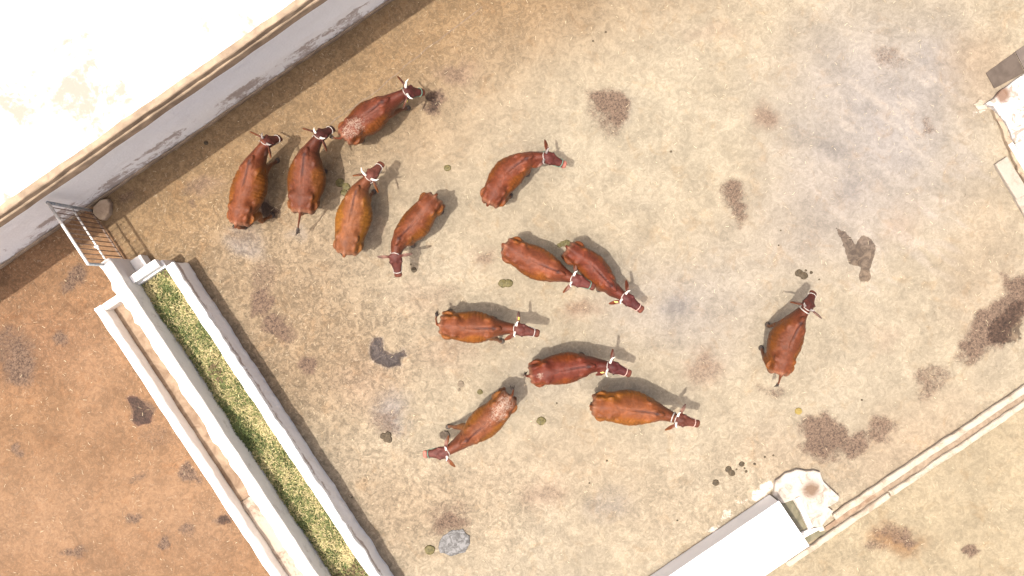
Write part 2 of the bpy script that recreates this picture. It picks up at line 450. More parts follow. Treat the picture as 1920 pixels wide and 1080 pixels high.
tint = mixc(tint, poly([(704, 634), (718, 634), (722, 655), (738, 664), (760, 652), (764, 666), (752, 672), (752, 688), (728, 690), (704, 678), (695, 660)], 5, .45), (0.17, 0.155, 0.15))
tint = mixc(tint, poly([(238, 744), (256, 744), (272, 764), (284, 778), (288, 792), (262, 800), (252, 790), (252, 778)], 5, .45), (0.17, 0.10, 0.08))
mask = np.zeros(XX.shape + (4,)); 
mask[..., 3] = np.clip(0.30 + 0.75 * blob(560, 650, 420, 420, 0, 0.2, True) + 0.6 * blob(800, 960, 420, 190, 0, 0.2, True) + 0.35 * blob(1400, 950, 400, 200, 0, 0.2, True) + 0.02 * gate_line + 0.3 * sstep(250, 450, dwall) - 0.1 * blob(1600, 300, 400, 350, 0, .3, True), 0, 1)
def stain(cx, cy, rx, ry=None, rot=0, k=1.0, hard=0.25):
    mask[..., 0] = np.maximum(mask[..., 0], 1.15 * k * blob(cx, cy, rx, ry, rot, hard))
for a in [(1142, 200, 58, 46, 0, 1.05), (1130, 215, 66, 52, 0, .5), (1373, 370, 44, 48, 30, .8), (1384, 400, 28, 32, 0, .75), (1668, 100, 40, 30, 30, .45), (1690, 125, 40, 26, 0, .35),
          (1440, 215, 36, 32, 20, .36), (488, 565, 30, 50, -20, 1.0), (520, 615, 46, 28, 30, .95), (490, 520, 46, 60, 0, .45), (580, 675, 32, 30, 0, 1.0), (1545, 815, 74, 50, 10, 1.25),
          (1605, 825, 40, 36, 0, .85), (1650, 805, 48, 42, 0, .75), (1560, 855, 70, 20, 10, .45), (1868, 605, 92, 56, -40, 1.3), (1910, 560, 50, 70, 0, 1.2), (1825, 650, 54, 38, -20, .9),
          (1890, 520, 36, 20, 0, .5), (1745, 720, 34, 60, 15, .55), (1760, 690, 34, 24, 0, .5), (1440, 735, 40, 22, 0, .5), (1320, 690, 50, 40, 0, .34),
          (1090, 580, 56, 34, 0, .34), (905, 480, 32, 30, 0, .34), (500, 395, 34, 16, 10, 1.2), (812, 182, 30, 22, -20, 1.1), (800, 205, 26, 16, 20, .7), (850, 130, 40, 22, 0, .45),
          (850, 985, 50, 36, 0, .75), (840, 960, 70, 40, 0, .4), (725, 790, 50, 40, 0, .5), (455, 440, 50, 30, 0, .3), (1020, 925, 60, 22, 0, .3), (370, 345, 60, 22, -30, .42), (360, 383, 16, 14, 0, .5),
          (35, 680, 50, 56, 0, .9), (20, 650, 70, 50, 0, .6), (135, 525, 34, 30, 0, .8), (115, 645, 22, 20, 0, .75), (40, 838, 18, 18, 0, .7), (355, 888, 34, 20, 20, .95),
          (425, 975, 26, 26, -40, .8), (352, 1000, 20, 22, 0, .7), (300, 1022, 18, 14, 0, .8), (250, 968, 18, 16, 0, .7), (255, 900, 24, 18, 0, .5), (135, 1035, 40, 14, 0, .6), (300, 820, 60, 50, 0, .3),
          (230, 375, 26, 18, 0, .5), (1680, 1000, 60, 26, 0, .55), (1705, 1000, 30, 22, 30, .8), (1640, 1025, 50, 18, 0, .5), (1822, 1032, 30, 14, 0, 1.0), (1310, 500, 12, 10, 0, .3), (640, 700, 200, 150, 0, .16),
          (560, 560, 120, 120, 0, .14), (600, 950, 160, 90, 0, .14), (1740, 235, 26, 18, 0, .4), (930, 655, 60, 20, 0, .3), (830, 545, 40, 18, 0, .25), (860, 655, 80, 40, 0, .28)]:
    stain(*a)
def damp(p, k=1.0, soft=4, warp=0.45):
    mask[..., 1] = np.maximum(mask[..., 1], k * poly(p, soft, warp))
damp([(1566, 428), (1584, 436), (1602, 462), (1616, 440), (1632, 448), (1646, 462), (1638, 490), (1634, 525), (1616, 526), (1614, 500), (1592, 492), (1584, 470)])
damp([(704, 634), (718, 634), (722, 655), (738, 664), (760, 652), (764, 666), (752, 672), (752, 688), (728, 690), (704, 678), (695, 660)])
stain(264, 772, 30, 36, -30, .8)
damp([(238, 744), (256, 744), (272, 764), (284, 778), (288, 792), (262, 800), (252, 790), (252, 778)], 1.1)
damp([(1548, 800), (1600, 795), (1600, 840), (1560, 842)], 0.42, 14)
damp([(1850, 605), (1900, 560), (1925, 560), (1925, 640), (1850, 650)], 0.6, 16)
damp([(486, 382), (505, 384), (524, 400), (520, 410), (492, 412)], 0.9)
damp([(415, 960), (430, 965), (438, 980), (420, 990), (410, 982)], 0.7)
damp([(790, 175), (812, 168), (822, 195), (815, 215), (795, 208)], 0.55, 6)
for (cx, cy, rx, ry, k) in [(1432, 915, 30, 24, .75), (1335, 985, 30, 10, .6), (1400, 940, 34, 10, .5), (1365, 965, 40, 10, .5), (1840, 208, 30, 12, .5), (1860, 225, 26, 26, .35), (1545, 960, 40, 20, .5)]:
    mask[..., 2] = np.maximum(mask[..., 2], k * blob(cx, cy, rx, ry, -33, 0.2))

tint *= 0.515
ZZ = 0.010 * (fbm(XX * 2.2, YY * 2.2, 3) - 0.5) + 0.008 * (fbm(XX * 9, YY * 9, 2) - 0.5) - 0.004
nx, ny = XX.shape
me = bpy.data.meshes.new('ground')
co = np.stack([XX, YY, ZZ], -1).reshape(-1, 3).astype(np.float32)
idx = np.arange(nx * ny).reshape(nx, ny)
quads = np.stack([idx[:-1, :-1], idx[1:, :-1], idx[1:, 1:], idx[:-1, 1:]], -1).reshape(-1, 4).astype(np.int32)
me.vertices.add(len(co)); me.vertices.foreach_set('co', co.ravel())
me.loops.add(quads.size); me.loops.foreach_set('vertex_index', quads.ravel())
me.polygons.add(len(quads)); me.polygons.foreach_set('loop_start', np.arange(0, quads.size, 4, dtype=np.int32))
me.update(calc_edges=True); me.validate()
me.polygons.foreach_set('use_smooth', np.ones(len(quads), bool))
for nm, arr in (('tint', np.concatenate([tint, np.ones(tint.shape[:2] + (1,))], -1)), ('mask', mask)):
    at = me.attributes.new(nm, 'FLOAT_COLOR', 'POINT')
    at.data.foreach_set('color', arr.reshape(-1, 4).astype(np.float32).ravel())
me.materials.append(M['ground'])
ground = bpy.data.objects.new('ground', me); COL.objects.link(ground)
tag(ground, 'trodden concrete and earth cattle yard with manure stains and damp patches', 'ground', kind='structure')
del co, quads, tint, mask

# ---------------------------------------------------------------- masonry helper
def masonry(p0, p1, depth, z0, z1, seg=0.12, jit=0.008, bev=0.02, seed=0, z1b=None, ragged=None, dz=0):
    """a plastered block from p0 to p1 (plan), extending 'depth' to the left of p0->p1, with worn edges"""
    p0 = Vector((p0[0], p0[1])); p1 = Vector((p1[0], p1[1]))
    d = (p1 - p0); L = d.length; d.normalize(); nrm = Vector((-d.y, d.x))
    n = max(2, int(L / seg))
    prof = [(0, z0)]
    nz = max(1, int((z1 - z0) / 0.15)); nd = max(1, int(abs(depth) / 0.12))
    for i in range(1, nz): prof.append((0, lerp(z0, z1, i / nz)))
    bs = math.copysign(bev, depth)
    prof += [(0, z1 - bev), (bs * .3, z1 - bev * .3), (bs, z1)]
    for i in range(1, nd): prof.append((lerp(bs, depth - bs, i / nd), z1))
    prof += [(depth - bs, z1), (depth - bs * .3, z1 - bev * .3), (depth, z1 - bev)]
    for i in range(nz - 1, 0, -1): prof.append((depth, lerp(z0, z1, i / nz)))
    prof.append((depth, z0))
    rings = []
    ts = [i / n for i in range(n + 1)]
    eps = min(bev / L, 0.2 / n)
    ts = [0, eps] + ts[1:-1] + [1 - eps, 1]
    for t in ts:
        end = (t == 0 or t == 1)
        ring = []
        for (q, z) in prof:
            c = p0 + d * (t * L) + nrm * (q if not end else lerp(q, depth / 2, min(1, bev * .6 / max(abs(depth), .01))))
            zz = z - (bev * 0.6 if end and z > z1 - 0.001 else 0)
            k = Vector((c.x * 3.1 + seed, c.y * 3.1, zz * 3.1))
            j = mnoise.noise_vector(k) * jit + mnoise.noise_vector(k * 4.3) * jit * 0.6
            if ragged and abs(q - ragged[0]) < 0.03:
                r = ragged[1] * (mnoise.noise(Vector((t * L * 2.1, seed + 4, 0))) + 0.6 * mnoise.noise(Vector((t * L * 6.5, seed + 9, 0))))
                c = c + nrm * r
            ring.append((c.x + j.x, c.y + j.y, max(zz + (j.z if zz > z0 + 0.01 else 0), z0)))
        rings.append(ring)
    return rings

def masonry_obj(name, p0, p1, depth, z0, z1, mat, parent, **kw):
    mb = MB(); mb.loft(masonry(p0, p1, depth, z0, z1, **kw))
    o = mb.build(name, mat, parent)
    o.data.validate()
    return o

def set_wear(o, fn):
    at = o.data.attributes.new('wear', 'FLOAT_COLOR', 'POINT')
    vals = []
    off = o.parent.location if o.parent else Vector()
    for v in o.data.vertices:
        w = fn(v.co + off); vals += [w, w, w, 1]
    at.data.foreach_set('color', vals)

# ---------------------------------------------------------------- whitewashed building with deep eave
E = Vector((0.826, 0.5637)); E.normalize()          # along the building
N = Vector((-E.y, E.x))                             # from the yard towards the building
def bpt(u, v): return E * u + N * v
bld = empty('whitewashed_building', (*bpt(-2, 6.34), 0))
tag(bld, 'whitewashed building with flat white roof and shaded wall behind the gate', 'building')
UW0, UW1 = -16, 12
wallo = masonry_obj('wall', bpt(UW1, 6.34), bpt(UW0, 6.34), -0.25, -0.05, 3.08, M['wall'], bld, seg=0.16, jit=0.012, bev=0.02, seed=3)
def wall_wear(p):
    u = p.x * E.x + p.y * E.y
    hi = 0.62 + 0.40 * mnoise.noise(Vector((u * 0.7, 2, 0)))
    b1 = math.exp(-((p.z - 0.55 - 0.12 * mnoise.noise(Vector((u * .8, 7, 0)))) / 0.16) ** 2) * (0.55 + 0.5 * mnoise.noise(Vector((u * 1.1, 0, 5))))
    return max(0, min(1, 0.80 * max(0, 1 - p.z / max(hi, .15)) + b1))
set_wear(wallo, wall_wear)
masonry_obj('plinth', bpt(UW1, 6.34), bpt(UW0, 6.34), 0.045, -0.05, 0.10, M['fascia'], bld, seg=0.15, jit=0.02, bev=0.03, seed=8)
e0 = G(0, 427, 3.1).xy; e1 = G(613, 0, 3.1).xy
E2 = (e1 - e0).normalized(); N2 = Vector((-E2.y, E2.x)); ev = e0.dot(N2)
def ept(u, v): return E2 * u + N2 * (ev + v)
rf = masonry_obj('roof', ept(UW0, .06), ept(UW1, .06), 9.0, 3.30, 3.42, M['roof'], bld, seg=0.3, jit=0.015, bev=0.02, seed=5)
masonry_obj('eave', ept(UW0, 0), ept(UW1, 0), 0.95, 3.08, 3.298, M['fascia'], bld, seg=0.2, jit=0.014, bev=0.03, seed=6)
masonry_obj('roof_lip', ept(UW0, .025), ept(UW1, .025), 0.13, 3.30, 3.455, M['fascia'], rf, seg=0.2, jit=0.018, bev=0.03, seed=16)

# rough stone block at the hinge side of the gate
mb = MB()
c0 = G(188, 391, 0.2)
sb = empty('stone_block', (c0.x, c0.y, 0))
ring_pts = [(-.21, -.10), (-.20, .06), (-.05, .21), (.10, .22), (.16, .12), (.15, -.10), (.04, -.24), (-.08, -.22)]
rings = []
for z, s in ((-0.03, 1.0), (0.06, .99), (0.10, .96), (0.125, .88), (0.13, .5)):
    rings.append([(c0.x + x * s + .02 * mnoise.noise(Vector((x * 9, y * 9, z * 6))), c0.y + y * s + .02 * mnoise.noise(Vector((x * 9, y * 7, z * 5 + 3))), z) for x, y in ring_pts][::-1])
mb.loft(rings); mb.build('block_body', M['blockstone'], sb)
tag(sb, 'rough tan stone block at the foot of the whitewashed wall beside the gate', 'stone block')

# ---------------------------------------------------------------- metal gate
ga = G(90, 380, 1.62); gb = G(165, 495, 1.62)
gdir = Vector((gb.x - ga.x, gb.y - ga.y, 0)); GL = gdir.length; gdir.normalize()
gate = empty('metal_gate', (ga.x, ga.y, 0))
tag(gate, 'grey metal barred gate between the whitewashed wall and the trough end', 'gate')
def gpt(u, z, o=0): return Vector((ga.x, ga.y, 0)) + gdir * u + Vector((-gdir.y, gdir.x, 0)) * o + Vector((0, 0, z))
def bar(name, a, b, w, mat, parent, n=8):
    m_ = MB(); m_.tube([a, lerp(a, b, .5), b], w, n); return m_.build(name, mat, parent, True)
bar('top_rail', gpt(0, 1.62), gpt(GL, 1.62), .030, M['metalworn'], gate)
bar('middle_rail', gpt(.02, .84), gpt(GL - .02, .84), .020, M['metalworn'], gate)
bar('bottom_rail', gpt(.02, .10), gpt(GL - .02, .10), .022, M['metalbrown'], gate)
bar('stile', gpt(0, .02), gpt(0, 1.64), .032, M['metal'], gate)
bar('stile', gpt(GL, .05), gpt(GL, 1.63), .028, M['metal'], gate)
nb = 12
for i in range(1, nb):
    bar('bar', gpt(GL * i / nb, .10, .012), gpt(GL * i / nb, 1.61, .012), .0085, M['metalbrown'], gate, 6)
m_ = MB(); c = gpt(GL * .68, .86); m_.ellipsoid(c, (Vector((.05, 0, 0)), Vector((0, .04, 0)), Vector((0, 0, .03)))); m_.build('latch', M['metalworn'], gate, True)

# ---------------------------------------------------------------- feeding trough and water channel
D = Vector((0.55, -0.835)); D.normalize()           # along the troughs
V = Vector((-D.y, D.x))                             # towards the yard  (0.835, 0.55)
def tpt(u, v): return D * u + V * v
def U(px, py, z=0):
    p = G(px, py, z); return p.x * D.x + p.y * D.y
u_mid = U(182, 497, 1.08); u_end = U(290, 488, .8); u_r = U(318, 494, .74); u_ch = U(182, 575, .5)
UE = 9.5
ft = empty('feed_trough', (*tpt(u_mid, -6.2), 0))
tag(ft, 'long whitewashed feed trough filled with green chopped fodder', 'feed trough')
bw = masonry_obj('back_wall', tpt(u_mid, -6.44), tpt(UE, -6.44), 0.25, -.05, 1.08, M['washdirty'], ft, seg=.11, jit=.010, bev=.03, seed=21, ragged=(0.0, .075))
fw = masonry_obj('front_wall', tpt(u_r, -5.52), tpt(UE, -5.52), 0.20, -.05, .74, M['wall'], ft, seg=.10, jit=.018, bev=.04, seed=24, ragged=(0.20, .032))
def fw_wear(p):
    u = p.x * D.x + p.y * D.y; v = p.x * V.x + p.y * V.y
    if v < -5.36: return 0.0
    return 0.75 * math.exp(-((p.z - .55 - .13 * mnoise.noise(Vector((u * .9, 3, 1)))) / .09) ** 2) + .35 * max(0, 1 - p.z / .2)
set_wear(fw, fw_wear)
ew_ = masonry_obj('end_wall', tpt(u_end + .01, -6.19), tpt(u_end + .01, -5.523), -.16, -.05, .60, M['wash'], ft, seg=.1, jit=.010, bev=.02, seed=26)
masonry_obj('end_coping', tpt(u_end - .02, -6.18), tpt(u_end - .02, -5.56), -.17, .61, .80, M['wash'], ew_, seg=.08, jit=.010, bev=.025, seed=27)
masonry_obj('end_step', tpt(u_mid + .06, -6.186), tpt(u_mid + .06, -5.93), -(u_end - u_mid - .10), -.05, .34, M['wash'], ft, seg=.08, jit=.012, bev=.03, seed=28)
masonry_obj('trough_floor', tpt(u_end + .18, -6.19), tpt(UE, -6.19), .668, -.05, .25, M['mudfloor'], ft, seg=.4, jit=.004, bev=.01, seed=29)

wt = empty('water_channel', (*tpt(u_ch, -7.1), 0))
tag(wt, 'narrow dry whitewashed channel along the outer side of the feed trough', 'channel')
masonry_obj('outer_rim', tpt(u_ch, -7.25), tpt(UE, -7.25), .185, -.05, .50, M['wash'], wt, seg=.12, jit=.018, bev=.05, seed=31)
masonry_obj('end_rim', tpt(u_ch + .002, -7.063), tpt(u_ch + .002, -6.446), -.15, -.05, .485, M['washdirty'], wt, seg=.1, jit=.010, bev=.035, seed=32)
masonry_obj('channel_floor', tpt(u_ch + .15, -7.066), tpt(U(455, 938, .2), -7.066), .625, -.05, .17, M['mudfloor'], wt, seg=.12, jit=.012, bev=.01, seed=33)
masonry_obj('filled_floor', tpt(U(455, 938, .2) + .01, -7.066), tpt(UE, -7.066), .625, -.05, .20, M['channelpale'], wt, seg=.12, jit=.014, bev=.02, seed=34)

# chopped fodder in the trough
rnd = random.Random(11)
fv = []; ff = []; fc = []
u0f, u1f = u_end + .19, UE - .1
def fz(u, v):
    return .51 + .12 * (mnoise.noise(Vector((u * 1.6, v * 2.5, 0))) + .5 * mnoise.noise(Vector((u * 5, v * 5, 3))))
def fcol(u, v):
    a = mnoise.noise(Vector((u * 1.3, v * 3.2, 8))) + .5 * mnoise.noise(Vector((u * 4, v * 6, 2)))
    q = rnd.random() + a * .85 + (v + 5.85) * .25
    if mnoise.noise(Vector((u * .8, v * 1.2, 40))) < -.36: q = .30 + .2 * rnd.random() if rnd.random() < .5 else 2
    if q > 1.9: return (.14, .095, .052)
    if q > .66: return (.40, .335, .165)
    if q > .42: return (.255, .235, .095)
    if q > .15: return (.135, .155, .052)
    return (.075, .098, .03)
nu = int((u1f - u0f) / .05); nv = 14
for i in range(nu + 1):
    for j in range(nv + 1):
        u = lerp(u0f, u1f, i / nu); v = lerp(-6.188, -5.522, j / nv)
        p = tpt(u, v); fv.append((p.x, p.y, fz(u, v) - .03)); fc.append((.12, .13, .045))
for i in range(nu):
    for j in range(nv):
        a = i * (nv + 1) + j; ff.append((a, a + nv + 1, a + nv + 2, a + 1))
for k in range(26000):
    u = rnd.uniform(u0f, u1f); v = rnd.uniform(-6.185, -5.525)
    L = rnd.uniform(.03, .11); w = rnd.uniform(.003, .009); a = rnd.uniform(0, 2 * math.pi); tl = rnd.uniform(-.35, .6)
    p = tpt(u, v); z = fz(u, v) + rnd.uniform(-.01, .035)
    d = Vector((math.cos(a) * math.cos(tl), math.sin(a) * math.cos(tl), math.sin(tl)))
    s = Vector((-math.sin(a), math.cos(a), rnd.uniform(-.5, .5))) * w
    q = Vector((p.x, p.y, z)); m2 = q + d * L * .5 + Vector((0, 0, .012)); e = q + d * L
    n0 = len(fv)
    fv += [q - s, q + s, m2 + s, m2 - s, e]
    ff += [(n0, n0 + 1, n0 + 2, n0 + 3), (n0 + 3, n0 + 2, n0 + 4)]
    c = fcol(u, v); b = rnd.uniform(.6, 1.2); fc += [tuple(x * b for x in c)] * 5
fo = mesh_obj('chopped_fodder', fv, ff, M['fodder'])
at = fo.data.attributes.new('col', 'FLOAT_COLOR', 'POINT')
at.data.foreach_set('color', np.array([(*c, 1) for c in fc], np.float32).ravel())
tag(fo, 'green and yellow chopped grass fodder lying in the long trough', 'fodder', kind='stuff')

# ---------------------------------------------------------------- lower right: tank, apron, drain
tank = empty('water_tank', (*G(1400, 1000).xy, 0))
tag(tank, 'low whitewashed tank with flat white top at the lower right', 'tank')
tE = Vector((.826, .5637)); tE.normalize(); tN = Vector((tE.y, -tE.x))      # tN points away from the yard centre
c1 = G(1443, 927, 0)
tk0 = c1.xy - tE * 4.2
masonry_obj('tank_body', tk0, c1.xy, -1.06, -.05, .52, M['tankwhite'], tank, seg=.12, jit=.006, bev=.015, seed=41)
masonry_obj('tank_cover', tk0 - tN * .012, c1.xy + tE * .01 - tN * .012, -1.085, .523, .57, M['tankwhite'], tank, seg=.2, jit=.004, bev=.012, seed=42)

apron = empty('concrete_apron', (*G(1510, 920).xy, 0))
tag(apron, 'irregular whitewashed concrete apron with brown stain beside the low white tank', 'apron')
def slab(name, px, z0, z1, mat, parent, jit=.0, bev=.02, sub=3, seed=0):
    pts = []
    n = len(px)
    for i in range(n):
        a = G(*px[i]).xy; b = G(*px[(i + 1) % n]).xy
        for k in range(sub):
            p = a.lerp(b, k / sub)
            j = mnoise.noise_vector(Vector((p.x * 6 + seed, p.y * 6, 1))) * jit
            pts.append(Vector((p.x + j.x, p.y + j.y)))
    area = sum(pts[i].x * pts[(i + 1) % len(pts)].y - pts[(i + 1) % len(pts)].x * pts[i].y for i in range(len(pts)))
    if area < 0: pts = pts[::-1]
    c = sum(pts, Vector((0, 0))) / len(pts)
    def ins(q): return [((p - c) * (1 - q / max((p - c).length, .05)) + c) for p in pts]
    rings = []
    for q, z in ((0, z0), (0, z1 - bev), (bev * .35, z1 - bev * .35), (bev, z1)):
        rings.append([(p.x, p.y, z) for p in ins(q)])
    for s in (.75, .5, .25):
        rings.append([(c.x + (p.x - c.x) * s, c.y + (p.y - c.y) * s, z1 + .006 * mnoise.noise(Vector((p.x * s * 5, p.y * s * 5, seed)))) for p in ins(bev)])
    m_ = MB(); m_.loft(rings); return m_.build(name, mat, parent)
def mat_apron():
    m = NT('apron_whitewash')
    n1 = m.noise(5, 6, .65, .8)
    vec = m.n('ShaderNodeVectorMath', operation='DISTANCE'); m.t.links.new(m.tc.outputs['Object'], vec.inputs[0])
    p = G(1518, 915).xy - G(1510, 920).xy; vec.inputs[1].default_value = (p.x, p.y, .1)
    d = m.math('ADD', vec.outputs['Value'], m.math('MULTIPLY', m.math('SUBTRACT', n1, .5), .35))
    f = m.ramp(d, .07, .27, .9, 0)
    c = m.mix(m.ramp(n1, .5, .72), (.36, .32, .272), (.20, .16, .125))
    m.color(m.mix(f, c, (.115, .07, .042))); m.rough(.88); m.spec(.2); m.bump(m.math('ADD', n1, m.noise(30, 4)), .4, .02)
    return m.m
MA = mat_apron()
slab('apron_slab', [(1452, 900), (1470, 886), (1492, 878), (1506, 882), (1522, 879), (1536, 884), (1541, 900), (1570, 928), (1569, 937), (1545, 950), (1560, 957), (1538, 985), (1513, 986), (1484, 934), (1464, 942), (1447, 928)],
     -.03, .11, MA, apron, jit=.03, bev=.025, sub=3, seed=51)
slab('basin_rim', [(1486, 932), (1494, 928), (1519, 984), (1512, 990)], -.02, .16, M['washdirty'], apron, bev=.012, seed=52)
slab('water_surface', [(1464, 944), (1484, 934), (1512, 989), (1492, 998)], -.02, .05, M['olive'], apron, bev=.003, sub=2, seed=53)
slab('basin_sill', [(1494, 998), (1513, 990), (1537, 985), (1534, 990), (1505, 1006), (1497, 1006)], -.02, .10, M['washdirty'], apron, bev=.012, seed=54)
slab('sump_surface', [(1503, 1009), (1534, 990), (1544, 992), (1546, 999), (1510, 1019)], -.02, .04, M['olive'], apron, bev=.003, sub=2, seed=55)
slab('sump_stone', [(1531, 984), (1541, 983), (1545, 993), (1535, 996)], -.02, .07, M['stone'], apron, bev=.02, seed=56)

drain = empty('drain_channel', (*G(1720, 860).xy, 0))
tag(drain, 'straight shallow drain with two pale kerbs running to the lower right edge', 'drain')
ka = G(1558, 962).xy; kb = G(2140, 572).xy
masonry_obj('kerb', ka, kb, -.145, -.03, .10, M['cream'], drain, seg=.11, jit=.018, bev=.04, seed=61)
masonry_obj('channel_bed', ka - tE * .1 + tN * .15, kb + tN * .15, -.15, -.03, .022, M['kerbbed'], drain, seg=.2, jit=.006, bev=.01, seed=62)
ka2 = G(1556, 991).xy; kb2 = G(2165, 583).xy
masonry_obj('kerb', G(1664, 920).xy, kb2, -.13, -.03, .09, M['cream'], drain, seg=.11, jit=.018, bev=.04, seed=63)
masonry_obj('kerb', G(1470, 1053).xy, G(1660, 922).xy, -.13, -.03, .095, M['cream'], drain, seg=.11, jit=.018, bev=.04, seed=64)
masonry_obj('channel_bed', G(1545, 988).xy, G(1652, 914).xy, -.09, -.03, .03, M['mudfloor'], drain, seg=.15, jit=.006, bev=.01, seed=65)

# ---------------------------------------------------------------- upper right: platform, slabs, flat patches
plat = empty('whitewashed_platform', (*G(1890, 200).xy, 0))
tag(plat, 'low whitewashed platform with brown stain at the upper right edge', 'platform')
def mat_plat():
    m = NT('platform_whitewash')
    n1 = m.noise(5, 6, .65, .8)
    vec = m.n('ShaderNodeVectorMath', operation='DISTANCE'); m.t.links.new(m.tc.outputs['Object'], vec.inputs[0])
    p = G(1880, 176, .13).xy - G(1890, 200).xy; vec.inputs[1].default_value = (p.x, p.y, .14)
    d = m.math('ADD', vec.outputs['Value'], m.math('MULTIPLY', m.math('SUBTRACT', n1, .5), .3))
    f = m.ramp(d, .10, .24, .9, 0)
    c = m.mix(m.math('MULTIPLY', m.ramp(n1, .50, .64), .85), (.44, .415, .39), (.19, .15, .11))
    m.color(m.mix(f, c, (.13, .07, .04))); m.rough(.88); m.spec(.2); m.bump(m.math('ADD', n1, m.noise(30, 4)), .4, .02)
    return m.m
slab('platform_slab', [(1842, 196), (1862, 180), (1905, 148), (2080, 30), (2130, 200), (1985, 395), (1912, 310), (1893, 262), (1874, 222), (1858, 204)], -.03, .13, mat_plat(), plat, jit=.05, bev=.03, sub=4, seed=71)
slab('broken_edge', [(1857, 206), (1873, 224), (1892, 264), (1911, 312), (1960, 372), (1945, 384), (1905, 322), (1884, 272), (1872, 240)], -.03, .09, M['tanrubble'], plat, jit=.05, bev=.02, sub=5, seed=72)
slab('corner_rubble', [(1824, 196), (1836, 186), (1846, 190), (1850, 204), (1832, 206)], -.03, .04, M['cream'], plat, jit=.05, bev=.02, sub=3, seed=73)
kb_ = empty('white_beam', (*G(1915, 320).xy, 0))
masonry_obj('beam_body', G(1885, 273).xy, G(1975, 420).xy, .085, -.01, .14, M['wash'], kb_, seg=.12, jit=.005, bev=.012, seed=75)
masonry_obj('beam_step', G(1908, 302).xy, G(1985, 424).xy, .07, -.01, .09, M['washdirty'], kb_, seg=.12, jit=.004, bev=.01, seed=76).location += Vector((.11, .07, 0))
tag(kb_, 'narrow white beam lying on the ground below the platform at the right edge', 'beam')
s1 = slab('stone_slab', [(1862, 308), (1884, 294), (1926, 362), (1902, 375)], -.02, .08, M['palestone'], None, jit=.015, bev=.02, seed=77)
tag(s1, 'pale cream stone slab beside the white beam, the upper of the two', 'slab', 'pale stone slabs at the right edge')
s2 = slab('stone_slab', [(1900, 374), (1922, 365), (1964, 432), (1942, 446)], -.02, .065, M['palestone'], None, jit=.015, bev=.02, seed=78)
tag(s2, 'pale stone slab cut by the right edge, the lower of the two', 'slab', 'pale stone slabs at the right edge')
patchA = slab('ground_patch', [(1848, 137), (1902, 98), (1921, 136), (1864, 166)], .0, .014, M['patch'], None, bev=.004, seed=79)  # thin dark brown slab flat on the ground
tag(patchA, 'dark brown flat patch on the ground beside the white platform', 'patch')
patchB = slab('ground_patch', [(1903, 97), (1990, 36), (2008, 74), (1922, 135)], .0, .018, M['patchpale'], None, bev=.004, seed=80)  # thin slab in a paler tone next to the dark one
tag(patchB, 'greyish flat patch at the right edge next to the dark brown patch', 'patch')

# shallow joint in the concrete
jp = [(905, 12), (860, 47), (800, 92), (748, 134), (700, 176), (652, 208), (615, 235)]
jv = []; jf = []
P = []
for i in range(len(jp) - 1):
    for k in range(8):
        t = k / 8; P.append(G(lerp(jp[i][0], jp[i + 1][0], t), lerp(jp[i][1], jp[i + 1][1], t)).xy)
for i, p in enumerate(P):
    d = (P[min(i + 1, len(P) - 1)] - P[max(i - 1, 0)]).normalized(); nn = Vector((-d.y, d.x))
    w = .010 + .012 * abs(mnoise.noise(Vector((i * .45, 2, 0))))
    o = nn * .025 * mnoise.noise(Vector((i * .35, 7, 0)))
    jv += [(p.x + o.x + nn.x * w, p.y + o.y + nn.y * w, .004), (p.x + o.x - nn.x * w, p.y + o.y - nn.y * w, .004)]
for i in range(len(P) - 1): jf.append((2 * i, 2 * i + 1, 2 * i + 3, 2 * i + 2))
jo = mesh_obj('concrete_joint', jv, jf, M['grime']); tag(jo, 'faint dirt filled joint in the concrete near the wall', 'joint', kind='structure')

# loose straw on the ground
rnd = random.Random(5)
sv = []; sf = []; scol = []
for k in range(3000):
    px = rnd.uniform(-40, 1960); py = rnd.uniform(-30, 1110)
    if dwall is None: pass
    p = G(px, py)
    if p.x * N.x + p.y * N.y > 6.25: continue
    vv = p.x * V.x + p.y * V.y; uu = p.x * D.x + p.y * D.y
    if -7.3 < vv < -5.3 and uu > u_mid - .05: continue
    if (p.x - c1.x) * tN.x + (p.y - c1.y) * tN.y > -.2 and px < 1580 and py > 860: continue
    a = rnd.uniform(0, math.pi); L = rnd.uniform(.02, .085); w = rnd.uniform(.0015, .0035); b = rnd.uniform(-.5, .5)
    d = Vector((math.cos(a), math.sin(a), 0)); s = Vector((-d.y, d.x, 0)) * w
    z = .006 + rnd.uniform(0, .004)
    q = Vector((p.x, p.y, z)); m2 = q + d * L * .5 + Vector((-d.y, d.x, 0)) * b * L * .25 + Vector((0, 0, .004)); e = q + d * L
    n0 = len(sv); sv += [q - s, q + s, m2 + s, m2 - s, e + s, e - s]
    sf += [(n0, n0 + 1, n0 + 2, n0 + 3), (n0 + 3, n0 + 2, n0 + 4, n0 + 5)]
    g = rnd.random()
    c = (.46, .38, .25) if g > .35 else ((.32, .25, .15) if g > .12 else (.10, .07, .045))
    bb = rnd.uniform(.8, 1.15); scol += [tuple(x * bb for x in c)] * 6
so = mesh_obj('loose_straw', sv, sf, M['straw'])
at = so.data.attributes.new('col', 'FLOAT_COLOR', 'POINT'); at.data.foreach_set('color', np.array([(*c, 1) for c in scol], np.float32).ravel())
tag(so, 'bits of dry straw scattered thinly over the yard', 'straw', kind='stuff')

